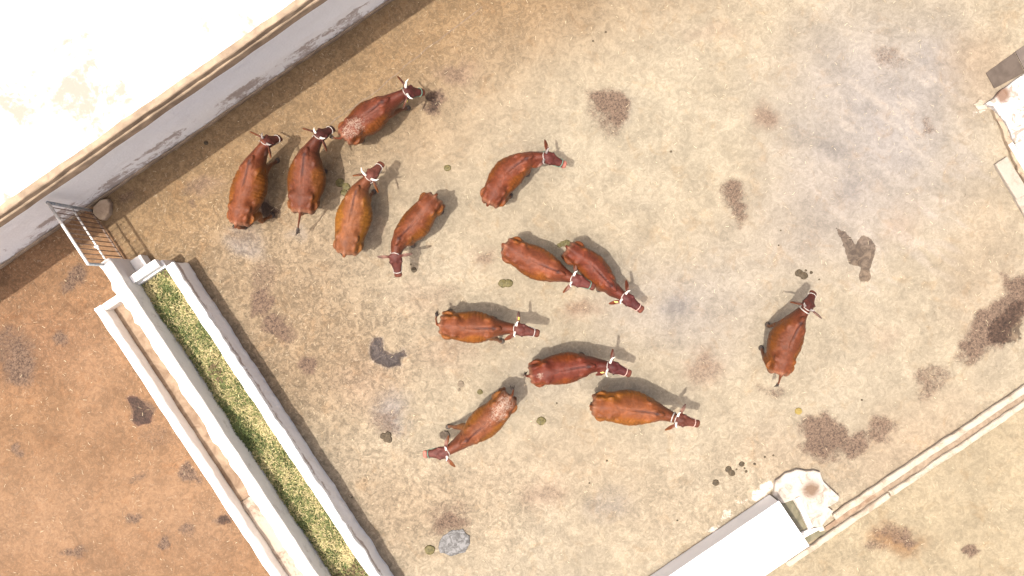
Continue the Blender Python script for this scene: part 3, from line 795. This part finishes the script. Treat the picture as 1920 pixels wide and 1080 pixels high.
# ---------------------------------------------------------------- dung pats
def dung_blob(mb, c, r, h, seed):
    n = 18; rings = []
    prof = ((1.0, 0), (1.04, .30), (.96, .62), (.80, .82), (.70, .78), (.58, .95), (.40, .92), (.28, 1.1), (.08, 1.12))
    for s, z in prof:
        ring = []
        for k in range(n):
            a = 2 * math.pi * k / n
            rr = r * s * (1 + .16 * mnoise.noise(Vector((math.cos(a) * 1.4 + seed, math.sin(a) * 1.4, z * .6))) + .06 * mnoise.noise(Vector((math.cos(a) * 4 + seed, math.sin(a) * 4, z))))
            ring.append((c.x + rr * math.cos(a), c.y + rr * math.sin(a) * .92, -.006 + h * z * (1 + .2 * mnoise.noise(Vector((math.cos(a) * 2, math.sin(a) * 2 + seed, s))))))
        rings.append(ring)
    mb.loft(rings)
PATS = [
    ('dung', 'three olive dung pats clustered between the second and fourth cows from left', [(638, 343, 8), (649, 350, 7), (645, 361, 6)]),
    ('dung', 'small round olive dung pat alone left of the cow with raised ear', [(839, 315, 6)]),
    ('dung', 'olive dung pats just behind the rump of the rearmost paired cow', [(1056, 457, 5.5), (1063, 456, 6.5), (1049, 460, 4.5)]),
    ('dung', 'twin olive dung pat alone in the middle of the yard', [(943, 531, 8), (953, 531, 8)]),
    ('dungbrown', 'small dark dung pat beside the muzzle of the cow facing down', [(776, 506, 5)]),
    ('dungbrown', 'dark dung pat in front of the lone cow at right', [(1498, 512, 7), (1507, 517, 7)]),
    ('dungyellow', 'round yellow dung pat above the big dark manure stain', [(1497, 771, 6.5)]),
    ('dung', 'small olive dung pat above the cow with muddy rump', [(900, 735, 5)]),
    ('dunggrey', 'small dried grey dung pat left of the cow with muddy rump', [(864, 720, 6), (861, 731, 3)]),
    ('dung', 'round olive dung pat right of the cow with muddy rump', [(1015, 789, 8)]),
    ('dungbrown', 'dark olive dung cluster near the grey smudge left of the muddy cow', [(719, 818, 6), (729, 824, 6.5), (728, 815, 6), (723, 825, 4)]),
    ('dunggrey', 'flat dried dung pat beside the lifted foreleg of the muddy cow', [(835, 816, 8.5)]),
    ('dungbrown', 'single round dark dung pat left of the white tank', [(1342, 905, 6)]),
    ('dungbrown', 'double dark dung lump above the white tank, upper right of the single round one', [(1366, 880, 6), (1372, 887, 6)]),
    ('dungbrown', 'small dark dung lump right of the double lump above the white tank', [(1391, 870, 5)]),
    ('dungbrown', 'tiny dark dung lump just right of the pats before the lone cow', [(1521, 511, 3)]),
    ('dung', 'olive dung pat beside the pale puddle at the bottom', [(806, 1031, 9)]),
    ('dungbrown', 'tiny dark dung lump in the sun near the eave shadow', [(386, 268, 4)]),
]
for i, (mt, lb, pts) in enumerate(PATS):
    c0 = G(pts[0][0], pts[0][1])
    mb = MB()
    for k, (x, y, r) in enumerate(pts):
        dung_blob(mb, G(x, y), r * CAM_H / FPX * 1.05, .012 + r * .0036, i * 3.7 + k * 1.9)
    o = mesh_obj('dung_pat', [(v[0] - c0.x, v[1] - c0.y, v[2]) for v in mb.v], mb.f, M[mt], None, True)
    o.location = (c0.x, c0.y, 0)
    tag(o, lb, 'dung', 'dung pats in the yard')

mb = MB()
for k, (x, y, r) in enumerate([(1399, 884, 2.5), (1415, 870, 2.5), (1381, 880, 1.8), (1434, 857, 2), (1450, 854, 2), (1396, 878, 1.8), (1511, 507, 2.2), (1536, 524, 1.6), (1258, 284, 2.2), (1112, 77, 2), (1136, 60, 2),
                               (1044, 756, 1.6), (1138, 864, 2), (1105, 906, 1.6), (1270, 976, 1.8), (1460, 460, 1.6), (1464, 432, 1.4), (1616, 750, 2), (660, 932, 2), (770, 496, 1.6)]):
    dung_blob(mb, G(x, y), r * CAM_H / FPX * 1.05, .014, 90 + k * 1.3)
cr = mb.build('dung_crumbs', M['dungbrown'], None, True)
tag(cr, 'tiny dark crumbs of dung scattered over the yard', 'dung', kind='stuff')

# puddle at the bottom, pale sky glints painted into its colour
def mat_puddle():
    m = NT('glint_puddle'); n = m.noise(9, 5, .6, 1.4)
    m.color(m.mix(m.ramp(n, .35, .65), (.04, .037, .034), (.15, .146, .142))); m.rough(.5); m.spec(.2); m.bump(n, .2, .02)
    return m.m
pud = slab('puddle', [(820, 1024), (832, 1005), (850, 994), (868, 992), (880, 1004), (881, 1020), (872, 1036), (846, 1042), (826, 1038)], -.01, .012, mat_puddle(), None, jit=.05, bev=.008, sub=4, seed=91)
tag(pud, 'small grey puddle with painted pale glints at the bottom of the yard', 'puddle', kind='structure')

# ---------------------------------------------------------------- cattle
def catmull(P, t):
    """P list of Vector2, t in [0, len-1]"""
    n = len(P); i = min(max(int(math.floor(t)), 0), n - 2); f = t - i
    p1 = P[i]; p2 = P[i + 1]
    p0 = P[i - 1] if i > 0 else p1 * 2 - p2
    p3 = P[i + 2] if i + 2 < n else p2 * 2 - p1
    return 0.5 * ((2 * p1) + (p2 - p0) * f + (2 * p0 - 5 * p1 + 4 * p2 - p3) * f * f + (-p0 + 3 * p1 - 3 * p2 + p3) * f ** 3)

def ring_section(c, nrm, W, zs, zb, zw=None, hook=0.0, n=28, flat=.62, ridge=.0):
    """closed body cross-section; nrm = left unit vector; zw = height of greatest width"""
    H_ = zs - zb
    zw = zb + H_ * .50 if zw is None else zw
    ctrl = [(0, zs + ridge), (.30 * W, zs - .022 * H_ - 0.0), (flat * W, zs - .10 * H_ + hook), (.90 * W, zs - .28 * H_), (W, zw), (.93 * W, lerp(zw, zb, .48)), (.66 * W, lerp(zw, zb, .84)), (.3 * W, lerp(zw, zb, .975)), (0, zb)]
    full = ctrl + [(-y, z) for y, z in ctrl[-2:0:-1]]
    P = [Vector(p) for p in full]; m = len(P); out = []
    for k in range(n):
        t = k / n * m; i = int(t); f = t - i
        p0, p1, p2, p3 = P[i - 1], P[i % m], P[(i + 1) % m], P[(i + 2) % m]
        q = 0.5 * ((2 * p1) + (p2 - p0) * f + (2 * p0 - 5 * p1 + 4 * p2 - p3) * f * f + (-p0 + 3 * p1 - 3 * p2 + p3) * f ** 3)
        out.append((c.x + nrm.x * q.x, c.y + nrm.y * q.x, q.y))
    return out

TRUNK = [  # a, width factor, spine z, belly z, hook
    (-.045, .18, 1.080, .93, 0), (-.03, .34, 1.125, .84, 0), (.01, .46, 1.165, .70, .0), (.07, .60, 1.195, .62, .0), (.15, .72, 1.215, .60, .0), (.23, .81, 1.222, .60, .015),
    (.31, .85, 1.212, .57, .005), (.40, .93, 1.200, .53, -.012), (.50, .99, 1.195, .50, -.012), (.60, 1.0, 1.192, .48, -.012), (.70, .95, 1.192, .475, -.012), (.80, .84, 1.200, .485, -.005),
    (.89, .70, 1.225, .50, .0), (.96, .60, 1.238, .52, 0), (1.03, .52, 1.215, .56, 0)]
NECK = [(.22, .46, 1.185, .63), (.45, .385, 1.170, .72), (.70, .325, 1.165, .80), (.9, .28, 1.155, .86), (1.0, .24, 1.14, .90)]

def make_cow(spec):
    S = spec.get('s', 1.0)
    kp = spec['kp']; Wm = spec['w']
    zz = (1.18 * S, 1.20 * S, 1.22 * S, 1.14 * S + spec.get('dzp', 0))
    K = [G(p[0], p[1], z).xy for p, z in zip(kp[:4], zz)]
    poll = Vector((K[3].x, K[3].y, zz[3] - .03))
    nz = .92
    HL = .46
    for _ in range(3):
        nxy = G(kp[4][0], kp[4][1], nz).xy
        pl = (nxy - K[3]).length
        nz = poll.z - max(.08, min(.36, math.sqrt(max(HL * HL - pl * pl, .0))))
    nose = Vector((nxy.x, nxy.y, nz))
    # arc-length tables
    samp = [catmull(K, t) for t in np.linspace(0, 3, 181)]
    seg = [0]
    for i in range(1, len(samp)): seg.append(seg[-1] + (samp[i] - samp[i - 1]).length)
    seg = np.array(seg); sx = np.array([p.x for p in samp]); sy = np.array([p.y for p in samp])
    LT = seg[120]; LN = seg[180] - LT
    d0 = (samp[1] - samp[0]).normalized()
    def at_len(s):
        if s < 0: return samp[0] + d0 * s
        return Vector((float(np.interp(s, seg, sx)), float(np.interp(s, seg, sy))))
    def tan(s):
        a = at_len(s - .06); b = at_len(min(s + .06, seg[-1])); return (b - a).normalized()
    def loc(a, y, z):
        s = a * LT; c = at_len(s); t = tan(s); return Vector((c.x - t.y * y, c.y + t.x * y, z))
    mb = MB()
    rings = []
    for a, w, zs, zb, hk in TRUNK:
        s = a * LT; c = at_len(s); t = tan(s)
        rings.append(ring_section(c, Vector((-t.y, t.x)), w * Wm, zs * S, zb * S, hook=hk * S, zw=lerp(zb, zs, .52) * S, ridge=.008))
    for b, w, zs, zb in NECK:
        s = LT + b * LN
        c = at_len(s); t = tan(s)
        up = spec.get('dzp', 0) * b
        rings.append(ring_section(c, Vector((-t.y, t.x)), w * .33, zs * S + up, zb * S + up, zw=lerp(zb, zs, .55) * S + up, n=28))
    mb.loft(rings)
    Z = Vector((0, 0, 1))
    def ell(a, y, z, rx, ry, rz, tilt=0):
        t = tan(a * LT); T = Vector((t.x, t.y, 0)); L_ = Vector((-t.y, t.x, 0))
        mb.ellipsoid(loc(a, y, z * S), ((T * math.cos(tilt) + Z * math.sin(tilt)) * rx, L_ * ry, (Z * math.cos(tilt) - T * math.sin(tilt)) * rz))
    ws = Wm / .33
    for sd in (1, -1):
        ell(.235, sd * .180 * ws, 1.135, .075, .045, .05)           # hook bones
        ell(.035, sd * .075 * ws, 1.065, .05, .04, .07)              # pin bones
        ell(.11, sd * .145 * ws, .90, .19, .075 * ws, .26)          # thigh muscle
        ell(.87, sd * .155 * ws, .93, .13, .075, .25, .25)          # shoulder
        ell(.93, sd * .06, 1.17, .10, .035, .07)                    # top of the shoulder blade
    ell(.985, 0, 1.215, .13, .055, .055)                            # hump
    ell(1.05, 0, .66, .16, .05, .20, .5)                            # dewlap
    # legs
    hooves = []
    def leg(key, a, sd, pts, hz):
        gx = spec.get(key)
        base = loc(a, sd * pts[-1][1], 0)
        tgt = G(*gx) if gx else base
        dx = Vector((tgt.x - base.x, tgt.y - base.y, 0))
        P = []; R = []
        for (da, y, z, r) in pts:
            q = loc(a + da / LT, sd * y, z * S)
            w = max(0, min(1, (hz - z) / hz)) ** .9
            P.append(q + dx * w); R.append(r)
        mb.tube(P, R, 12)
        hooves.append((P[-1], tan(a * LT)))
    for sd, sfx in ((1, 'l'), (-1, 'r')):
        leg('h' + sfx, .08, sd, [(.02, .155 * ws, .98, .13), (.08, .165 * ws, .78, .125), (.07, .17 * ws, .62, .088), (-.05, .155, .47, .056), (-.09, .145, .40, .047), (-.05, .14, .26, .035), (-.03, .14, .13, .036), (.0, .14, .07, .045)], .85)
        leg('f' + sfx, .90, sd, [(.0, .145 * ws, .86, .10), (-.03, .15 * ws, .66, .085), (-.01, .145, .54, .062), (.01, .135, .38, .048), (.01, .13, .34, .045), (.0, .13, .22, .033), (.0, .13, .12, .036), (.03, .13, .065, .044)], .8)
    # tail
    tb = loc(-.035, 0, 1.13 * S)
    tt = spec.get('tail')
    if tt:
        tip = G(*tt)
    else:
        tip = loc(-.11, 0, .52)
    back = Vector((-d0.x, -d0.y, 0))
    mid1 = tb + back * .05 + Vector((0, 0, -.05))
    mid2 = lerp(tb, tip, .5) + back * .05
    tailpts = [loc(.03, 0, 1.15 * S), tb, mid1, lerp(mid1, mid2, .55), mid2, lerp(mid2, tip, .6)]
    mb.tube(tailpts, [.035, .036, .030, .024, .021, .017], 10)
    # head
    hd = (nose - poll); hl = hd.length; hx = hd.normalized()
    tneck = tan(seg[-1] - .02)
    hy = Z.cross(hx).normalized()
    roll = spec.get('roll', 0.0)
    hy = (hy * math.cos(roll) + hx.cross(hy) * math.sin(roll)).normalized()
    hz_ = hx.cross(hy).normalized()
    def hp(c, y, z): return poll + hx * (c * HL) + hy * y + hz_ * z
    rings = []
    for c, w, h, zo in ((c_, w_ * 1.2, h_, z_) for c_, w_, h_, z_ in ((-.14, .045, .05, -.035), (-.08, .075, .085, -.04), (.02, .093, .105, -.045), (.14, .104, .115, -.05), (.26, .106, .115, -.052), (.38, .095, .105, -.05), (.52, .076, .09, -.045),
                        (.68, .064, .078, -.04), (.80, .062, .07, -.036), (.90, .070, .066, -.036), (.97, .066, .058, -.036), (1.02, .046, .042, -.036))):
        ring = []
        for k in range(20):
            a = 2 * math.pi * k / 20
            sy_ = math.copysign(abs(math.cos(a)) ** .85, math.cos(a)); sz_ = math.copysign(abs(math.sin(a)) ** .8, math.sin(a))
            ring.append(hp(c, w * sy_ * (.9 if sz_ < 0 else 1), h * sz_ * (.75 if sz_ > 0 else 1) + zo))
        rings.append(ring)
    mb.loft(rings)
    mb.ellipsoid(hp(.16, 0, .02), (hx * .09, hy * .06, hz_ * .035))            # forehead boss
    mb.tube([Vector((*at_len(LT + LN * .75), zz[3] - .12)), poll + Vector((0, 0, -.06)), hp(.1, 0, -.06)], [.10, .085, .07], 12)
    for sd in (1, -1):
        mb.ellipsoid(hp(.27, sd * .105, .005), (hx * .04, hy * .022, hz_ * .028))
    # ears
    eb = spec.get('ear', (-.35, -.25))       # back sweep, drop
    for sd in (1, -1):
        e = spec.get('earl' if sd > 0 else 'earr', eb)
        ed = (hy * sd + hx * e[0] + hz_ * e[1]).normalized()
        en = (hz_ * .8 + hx * .5 * (1 if e[1] > -.8 else .4)).normalized(); en = (en - ed * en.dot(ed)).normalized(); ew = ed.cross(en)
        b0 = hp(.0, sd * .085, -.01)
        rings = []
        for t, w in ((-.02, .026), (.03, .036), (.08, .056), (.13, .064), (.18, .056), (.23, .036), (.265, .014)):
            c = b0 + ed * t + hz_ * (-.35 * t * t)
            rings.append([c + ew * w * math.cos(2 * math.pi * k / 12) + en * (  .018 * math.sin(2 * math.pi * k / 12) + .014 * (math.cos(2 * math.pi * k / 12) ** 2)) for k in range(12)])
        mb.loft(rings)
    # one continuous skin
    tmp = mesh_obj('tmp', mb.v, mb.f, None)
    bm = bmesh.new(); bm.from_mesh(tmp.data); bmesh.ops.recalc_face_normals(bm, faces=bm.faces); bm.to_mesh(tmp.data); bm.free()
    r = tmp.modifiers.new('r', 'REMESH'); r.mode = 'VOXEL'; r.voxel_size = .0145; r.use_smooth_shade = True
    s_ = tmp.modifiers.new('s', 'SMOOTH'); s_.factor = .5; s_.iterations = 9
    dg = bpy.context.evaluated_depsgraph_get()
    me = bpy.data.meshes.new_from_object(tmp.evaluated_get(dg))
    bpy.data.objects.remove(tmp)
    me.name = 'cow_body'
    nv_ = len(me.vertices)
    co = np.empty(nv_ * 3, np.float32); me.vertices.foreach_get('co', co); co = co.reshape(-1, 3).astype(float)
    # position along / across the body for colour and relief
    smp = np.concatenate([np.linspace(-.2, 0, 12)[:-1], np.linspace(0, seg[-1], 90)])
    cl = np.array([at_len(s)[:] for s in smp])
    best = np.full(nv_, 1e9); sa = np.zeros(nv_); la = np.zeros(nv_)
    for s, c in zip(smp, cl):
        t = tan(s); dx = co[:, 0] - c[0]; dy = co[:, 1] - c[1]
        d2 = dx * dx + dy * dy; m_ = d2 < best
        best[m_] = d2[m_]; sa[m_] = s; la[m_] = (-t.y * dx + t.x * dy)[m_]
    A = sa / LT; z = co[:, 2] / S
    hc = ((co - np.array(poll)) @ np.array(hx)) / HL; hyy = (co - np.array(poll)) @ np.array(hy); hzz = (co - np.array(poll)) @ np.array(hz_)
    ishead = (hc > -.12) & (np.abs(hyy) < .4) & (hzz > -.22) & (np.linalg.norm(co - np.array(poll), axis=1) < .62) & (A > 1.0)
    trunk = (A > .02) & (A < 1.0) & (z > .5) & ~ishead
    # ribs and spine relief
    rb = np.where(trunk & (A > .42) & (A < .84), np.sin(A * LT * 2 * math.pi / .085 + 1.5 * np.sin(A * 23 + spec['seed'])), 0) * sstep(.08, .2, np.abs(la)) * sstep(.5, .7, z) * (1 - sstep(1.08, 1.19, z)) * .0032 * spec.get('ribs', 1)
    nrm = np.empty(nv_ * 3, np.float32); me.vertices.foreach_get('normal', nrm); nrm = nrm.reshape(-1, 3)
    co += nrm * rb[:, None]
    # flank hollow in front of the hip bone
    fh = np.exp(-((A - .345) / .06) ** 2 - ((np.abs(la) - .55 * Wm) / .06) ** 2) * (z > .9) * ~ishead
    co[:, 2] -= .045 * fh * spec.get('hollow', 1)
    lump = (fbm(co[:, 0] * 7 + 40 * spec['seed'], co[:, 1] * 7 + co[:, 2] * 5, 3) - .5) * trunk
    co += nrm * (lump * .030)[:, None]
    # low ridge each side of a spinal furrow
    fr_ = np.exp(-(la / .018) ** 2) * sstep(.38, .55, A) * (1 - sstep(.90, .97, A)) * (z > 1.0) * ~ishead
    co[:, 2] -= .016 * fr_
    me.vertices.foreach_set('co', co.astype(np.float32).ravel())
    # colours
    hue = np.array(spec.get('hue', (1, 1, 1)))
    top = np.array((.118, .0325, .0118)) * hue; flank = np.array((.128, .0395, .0052)) * hue; dark = np.array((.055, .012, .006)) * hue
    q = np.abs(la) / Wm
    nzl = fbm(co[:, 0] * 4 + spec['seed'] * 3.1, co[:, 1] * 4 + co[:, 2] * 3, 4) - .5
    f = np.clip(sstep(.38, .80, q + nzl * .7), 0, 1)
    C = top * (1 - f[:, None]) + flank * f[:, None]
    def mixin(fac, c):
        nonlocal C
        fac = np.clip(fac, 0, 1)[:, None]; C = C * (1 - fac) + np.array(c) * fac
    mixin(sstep(.92, 1.15, A + nzl * .25) * .55, dark * 1.15)
    mixin(np.exp(-((la - .02 * nzl) / .022) ** 2) * sstep(.5, .75, A + nzl * .2) * (1 - sstep(.97, 1.03, A)) * (z > 1.0) * .9, dark * .7)
    mixin(np.exp(-((A - .955) / .03) ** 2 - (la / .05) ** 2) * (z > 1.0) * spec.get('spot', .95), dark * .45)
    mixin(np.exp(-((A - .14) / .09) ** 2 - (la / .05) ** 2) * (z > 1.0) * .35, dark)
    mixin((1 - sstep(.45, .8, z)) * .5 * ~ishead, np.array((.16, .065, .03)))
    mixin((1 - sstep(.12, .3, z)) * .6 * ~ishead, np.array((.10, .06, .04)))
    mixin(np.exp(-((A + .02) / .03) ** 2) * (z > .9) * .35, np.array((.33, .17, .10)))
    mixin(ishead * .85, np.array((.068, .018, .014)) * hue)
    mixin(ishead * sstep(.80, .9, hc) * .7, np.array(spec.get('muzzle', (.11, .034, .018))))
    mixin(ishead * sstep(.97, 1.0, hc) * .5, np.array((.06, .035, .03)))
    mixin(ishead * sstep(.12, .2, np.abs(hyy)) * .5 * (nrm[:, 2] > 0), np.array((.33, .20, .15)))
    mixin(ishead * sstep(.21, .29, np.abs(hyy)) * .7, np.array((.05, .03, .025)))
    C *= (1 + .6 * nzl)[:, None]
    at = me.attributes.new('col', 'FLOAT_COLOR', 'POINT')
    at.data.foreach_set('color', np.concatenate([C, np.ones((nv_, 1))], 1).astype(np.float32).ravel())
    muck = np.zeros(nv_)
    for (a, y, ra, k) in spec.get('muck', []):
        muck = np.maximum(muck, k * (1 - sstep(.2, 1, np.sqrt(((A - a) * LT) ** 2 + (la - y) ** 2) / ra)) * (z > .75) * ~ishead)
    at = me.attributes.new('muck', 'FLOAT', 'POINT'); at.data.foreach_set('value', muck.astype(np.float32))
    base = loc(.5, 0, 0)
    root = empty('cow', (base.x, base.y, 0))
    me.transform(Matrix.Translation((-base.x, -base.y, 0)))
    me.materials.append(M['coat'])
    me.polygons.foreach_set('use_smooth', [True] * len(me.polygons))
    bo = bpy.data.objects.new('body', me); COL.objects.link(bo); bo.parent = root
    # hooves
    for p, t in hooves:
        h = MB(); T = Vector((t.x, t.y, 0)); L_ = Vector((-t.y, t.x, 0)); rr = []
        for z_, s1, s2, o in ((.0, .062, .054, .018), (.025, .060, .053, .016), (.06, .050, .047, .006), (.085, .042, .041, 0)):
            rr.append([Vector((p.x, p.y, z_)) + T * (o + s1 * math.cos(2 * math.pi * k / 12)) + L_ * s2 * math.sin(2 * math.pi * k / 12) for k in range(12)])
        h.loft(rr); h.build('hoof', M['hoof'], root, True)
    # tail tuft
    h = MB(); r2 = random.Random(spec['seed']); pe = tailpts[-1]; dt = (tip - tailpts[-2]).normalized()
    h.tube([lerp(tailpts[-2], pe, .6), pe, lerp(pe, tip, .5), tip + dt * .06], [.019, .030, .030, .006], 8)
    for k in range(12):
        o = Vector((r2.uniform(-1, 1), r2.uniform(-1, 1), r2.uniform(-1, 1))) * .03
        h.tube([pe + o * .3, lerp(pe, tip, .6) + o, tip + dt * r2.uniform(.02, .12) + o * 1.6], [.009, .009, .002], 5)
    h.build('tail_tuft', M['hair'], root, True)
    # horns
    hn = spec.get('horn', .13)
    for sd in (1, -1):
        if hn <= 0: break
        h = MB(); b0 = hp(-.05, sd * .06, .005)
        dr = (hy * sd * 1.0 + hz_ * .55 - hx * .15).normalized()
        pts = [b0, b0 + dr * hn * .35, b0 + dr * hn * .7 + hz_ * hn * .10, b0 + dr * hn + hz_ * hn * .28 + hx * hn * .2]
        h.tube(pts, [.026, .023, .016, .004], 10); h.build('horn', M[spec.get('hornm', 'horn')], root, True)
    for sd in (1, -1):
        h = MB(); h.ellipsoid(hp(.27, sd * .122, .0), (hx * .022, hy * .010, hz_ * .018), 10, 6); h.build('eye', M['eye'], root, True)
    # halter: band round the muzzle, cheek straps, neck rope
    def loop(name, fn, r, mat, n=28):
        pts = [fn(2 * math.pi * k / n) for k in range(n)]
        rings = []
        for i in range(n):
            t = (pts[(i + 1) % n] - pts[i - 1]).normalized(); c = sum(pts, Vector()) / n
            o = (pts[i] - c); o = (o - t * o.dot(t)).normalized(); w = t.cross(o)
            rings.append([pts[i] + (o * math.cos(2 * math.pi * k / 8) * r * .7 + w * math.sin(2 * math.pi * k / 8) * r) for k in range(8)])
        h = MB(); h.loft(rings + [rings[0]], cap=False); return h.build(name, mat, root, True)
    hm = M[spec.get('halter', 'rope')]
    mband = loop('muzzle_band', lambda a: hp(.74 + .03 * math.sin(a), .082 * math.cos(a), .078 * math.sin(a) * (.85 if math.sin(a) > 0 else 1) - .036), .009, hm)
    def neckloop(b, slack):
        s = LT + b * LN; c = at_len(s); t = tan(s); zc = (1.14 + .88) / 2 * S - .01 + spec.get('dzp', 0) * b
        def fn(a):
            return Vector((c.x - t.y * .098 * slack * math.cos(a) - t.x * (.06 * math.sin(a) - .02), c.y + t.x * .098 * slack * math.cos(a) - t.y * (.06 * math.sin(a) - .02), zc + .155 * slack * math.sin(a)))
        return fn
    loop('neck_rope', neckloop(.94, 1.06), .008, M[spec.get('collar', 'rope')])
    if spec.get('double'): loop('neck_rope', neckloop(.76, 1.12), .012, M['rope'])
    for sd in (1, -1):
        h = MB(); h.tube([hp(.74, sd * .080, -.05), hp(.45, sd * .094, -.08), hp(.12, sd * .106, -.10), hp(-.12, sd * .08, -.09)], [.006] * 4, 6); h.build('cheek_strap', hm, mband, True)
    if 'tagside' in spec:
        sd = spec['tagside']; e = spec.get('earl' if sd > 0 else 'earr', eb)
        ed = (hy * sd + hx * e[0] + hz_ * e[1]).normalized(); c = hp(0, sd * .075, -.01) + ed * .13 + hz_ * .022
        h = MB(); rr = []
        for o in (0, .005):
            rr.append([c + hz_ * o + ed * x + hx * y for x, y in ((-.03, -.022), (.026, -.026), (.034, 0), (.026, .026), (-.03, .022))])
        h.loft(rr); h.build('ear_tag', M['tagyellow'], root)
    tag(root, spec['label'], 'cow', 'red brown cows standing in the yard')
    return root

COWS = [
    dict(seed=1, kp=[(441, 416), (455, 350), (470, 300), (497, 264), (526, 257)], w=.335, fr=(519, 303), hl=(459, 428), hr=(512, 404), tail=(440, 425, .75), hue=(1.02, 1.05, 1.0), ribs=1.6, hollow=1.8, hornm='darkhorn', horn=.10,
         label='red brown cow furthest left, nearest the gate, right foreleg stepping out'),
    dict(seed=2, kp=[(561, 393), (565, 342), (573, 285), (597, 253), (626, 238)], w=.372, hl=(575, 398), hr=(596, 369), fr=(608, 326), tail=(558, 436, .55), hue=(.80, .82, .95), horn=.10, muzzle=(.05, .03, .025),
         label='broad cow with long tail trailing behind, second from the left'),
    dict(seed=3, kp=[(643, 252), (677, 220), (721, 189), (763, 170), (797, 172)], w=.315, fr=(763, 203), hr=(678, 264), hl=(662, 266), tail=(621, 256, .8), hue=(.80, .72, .85), halter='ropegreen', hornm='horn', horn=.16, tagside=-1, double=False,
         muck=[(.10, -.02, .28, .60), (.28, -.03, .36, .58), (.48, -.05, .22, .35)], earr=(-.2, -.7),
         label='cow with whitish muck on its rump, topmost, head near a dark stain'),
    dict(seed=4, kp=[(645, 472), (654, 419), (669, 356), (692, 331), (717, 304)], w=.35, hr=(672, 466), fr=(700, 362), tail=(643, 476, .8), hue=(1.25, 1.55, 1.5), spot=.3, hornm='horn', horn=.17, ear=(-.5, -.5),
         label='lightest orange brown cow facing up, below the broad long tailed cow'),
    dict(seed=5, kp=[(813, 370), (778, 414), (746, 451), (740, 480), (747, 520)], w=.30, tail=(817, 368, .85), hue=(.98, 1.0, 1.0), horn=0, ear=(-.05, .05),
         label='cow facing down with both ears spread wide, rump to the upper right'),
    dict(seed=6, kp=[(918, 377), (949, 325), (991, 296), (1024, 293), (1062, 310)], w=.31, hr=(958, 367), tail=(915, 382, .7), hue=(.95, .85, .9), halter='ropegreen', hornm='darkhorn', horn=.13, earl=(-.75, .2), earr=(-.6, -.8), muzzle=(.36, .14, .10),
         label='cow with raised ear and green halter standing alone in the upper middle'),
    dict(seed=7, kp=[(950, 461), (998, 488), (1051, 512), (1076, 523), (1116, 539)], w=.325, tail=(944, 468, .85), hue=(1.05, 1.02, 1.1), halter='ropegreen', horn=.12, hornm='horn', muck=[(.2, 0, .15, .35)],
         label='left cow of the touching pair, its head against the other cow'),
    dict(seed=8, kp=[(1069, 466), (1111, 497), (1149, 539), (1172, 557), (1206, 583)], w=.268, tail=(1067, 470, .9), hue=(.82, .66, .8), halter='ropepink', horn=.11, tagside=-1, ear=(-.8, -.3),
         label='slim dark red cow, the right one of the touching pair'),
    dict(seed=9, kp=[(827, 610), (874, 615), (930, 616), (969, 617), (1012, 626)], w=.322, hl=(842, 583), fr=(938, 641), tail=(820, 587, .85), hue=(1.02, 1.05, 1.0), ribs=1.6, hollow=1.6, horn=.11, tagside=1, earl=(-.1, -.2), earr=(-1.0, -.4),
         label='cow facing right, on its own left of centre, black tail tip flicked up'),
    dict(seed=10, kp=[(998, 705), (1054, 695), (1108, 687), (1144, 687), (1186, 703)], w=.315, hue=(.78, .56, .7), halter='ropepink', horn=.17, tagside=-1, earl=(-.3, .1), earr=(-1.0, -.3), muck=[(.13, -.03, .13, .55)],
         label='dark red cow with big pale horn, its shadow showing two spikes'),
    dict(seed=11, kp=[(1117, 764), (1178, 769), (1237, 777), (1272, 787), (1313, 796)], w=.35, hl=(1119, 741), tail=(1111, 756, .9), hue=(1.12, 1.2, .95), halter='ropepink', horn=.11, double=True, earl=(.4, -.1), earr=(-.9, -.4), hollow=1.6,
         label='bright orange flanked cow facing right, lowest at the right of the herd'),
    dict(seed=12, kp=[(955, 748), (921, 787), (871, 828), (835, 850), (793, 852)], w=.305, fr=(841, 798), tail=(961, 728, .9), hue=(1.15, 1.3, 1.35), halter='ropegreen', horn=.09, earl=(-.75, -.05), muck=[(.10, 0, .30, .66), (.28, .02, .34, .62), (.5, 0, .22, .35)], muzzle=(.42, .17, .12),
         label='cow with muddy rump facing lower left, one foreleg stretched sideways'),
    dict(seed=13, kp=[(1468, 700), (1479, 657), (1503, 603), (1516, 576), (1528, 546)], w=.325, hl=(1427, 652), fl=(1436, 613), tail=(1457, 723, .55), hue=(.88, .85, .8), horn=.08, double=True, earr=(-.1, .1), hornm='darkhorn',
         label='lone cow at the right, apart from the herd, facing up'),
]
import os
for c in COWS: make_cow(c)
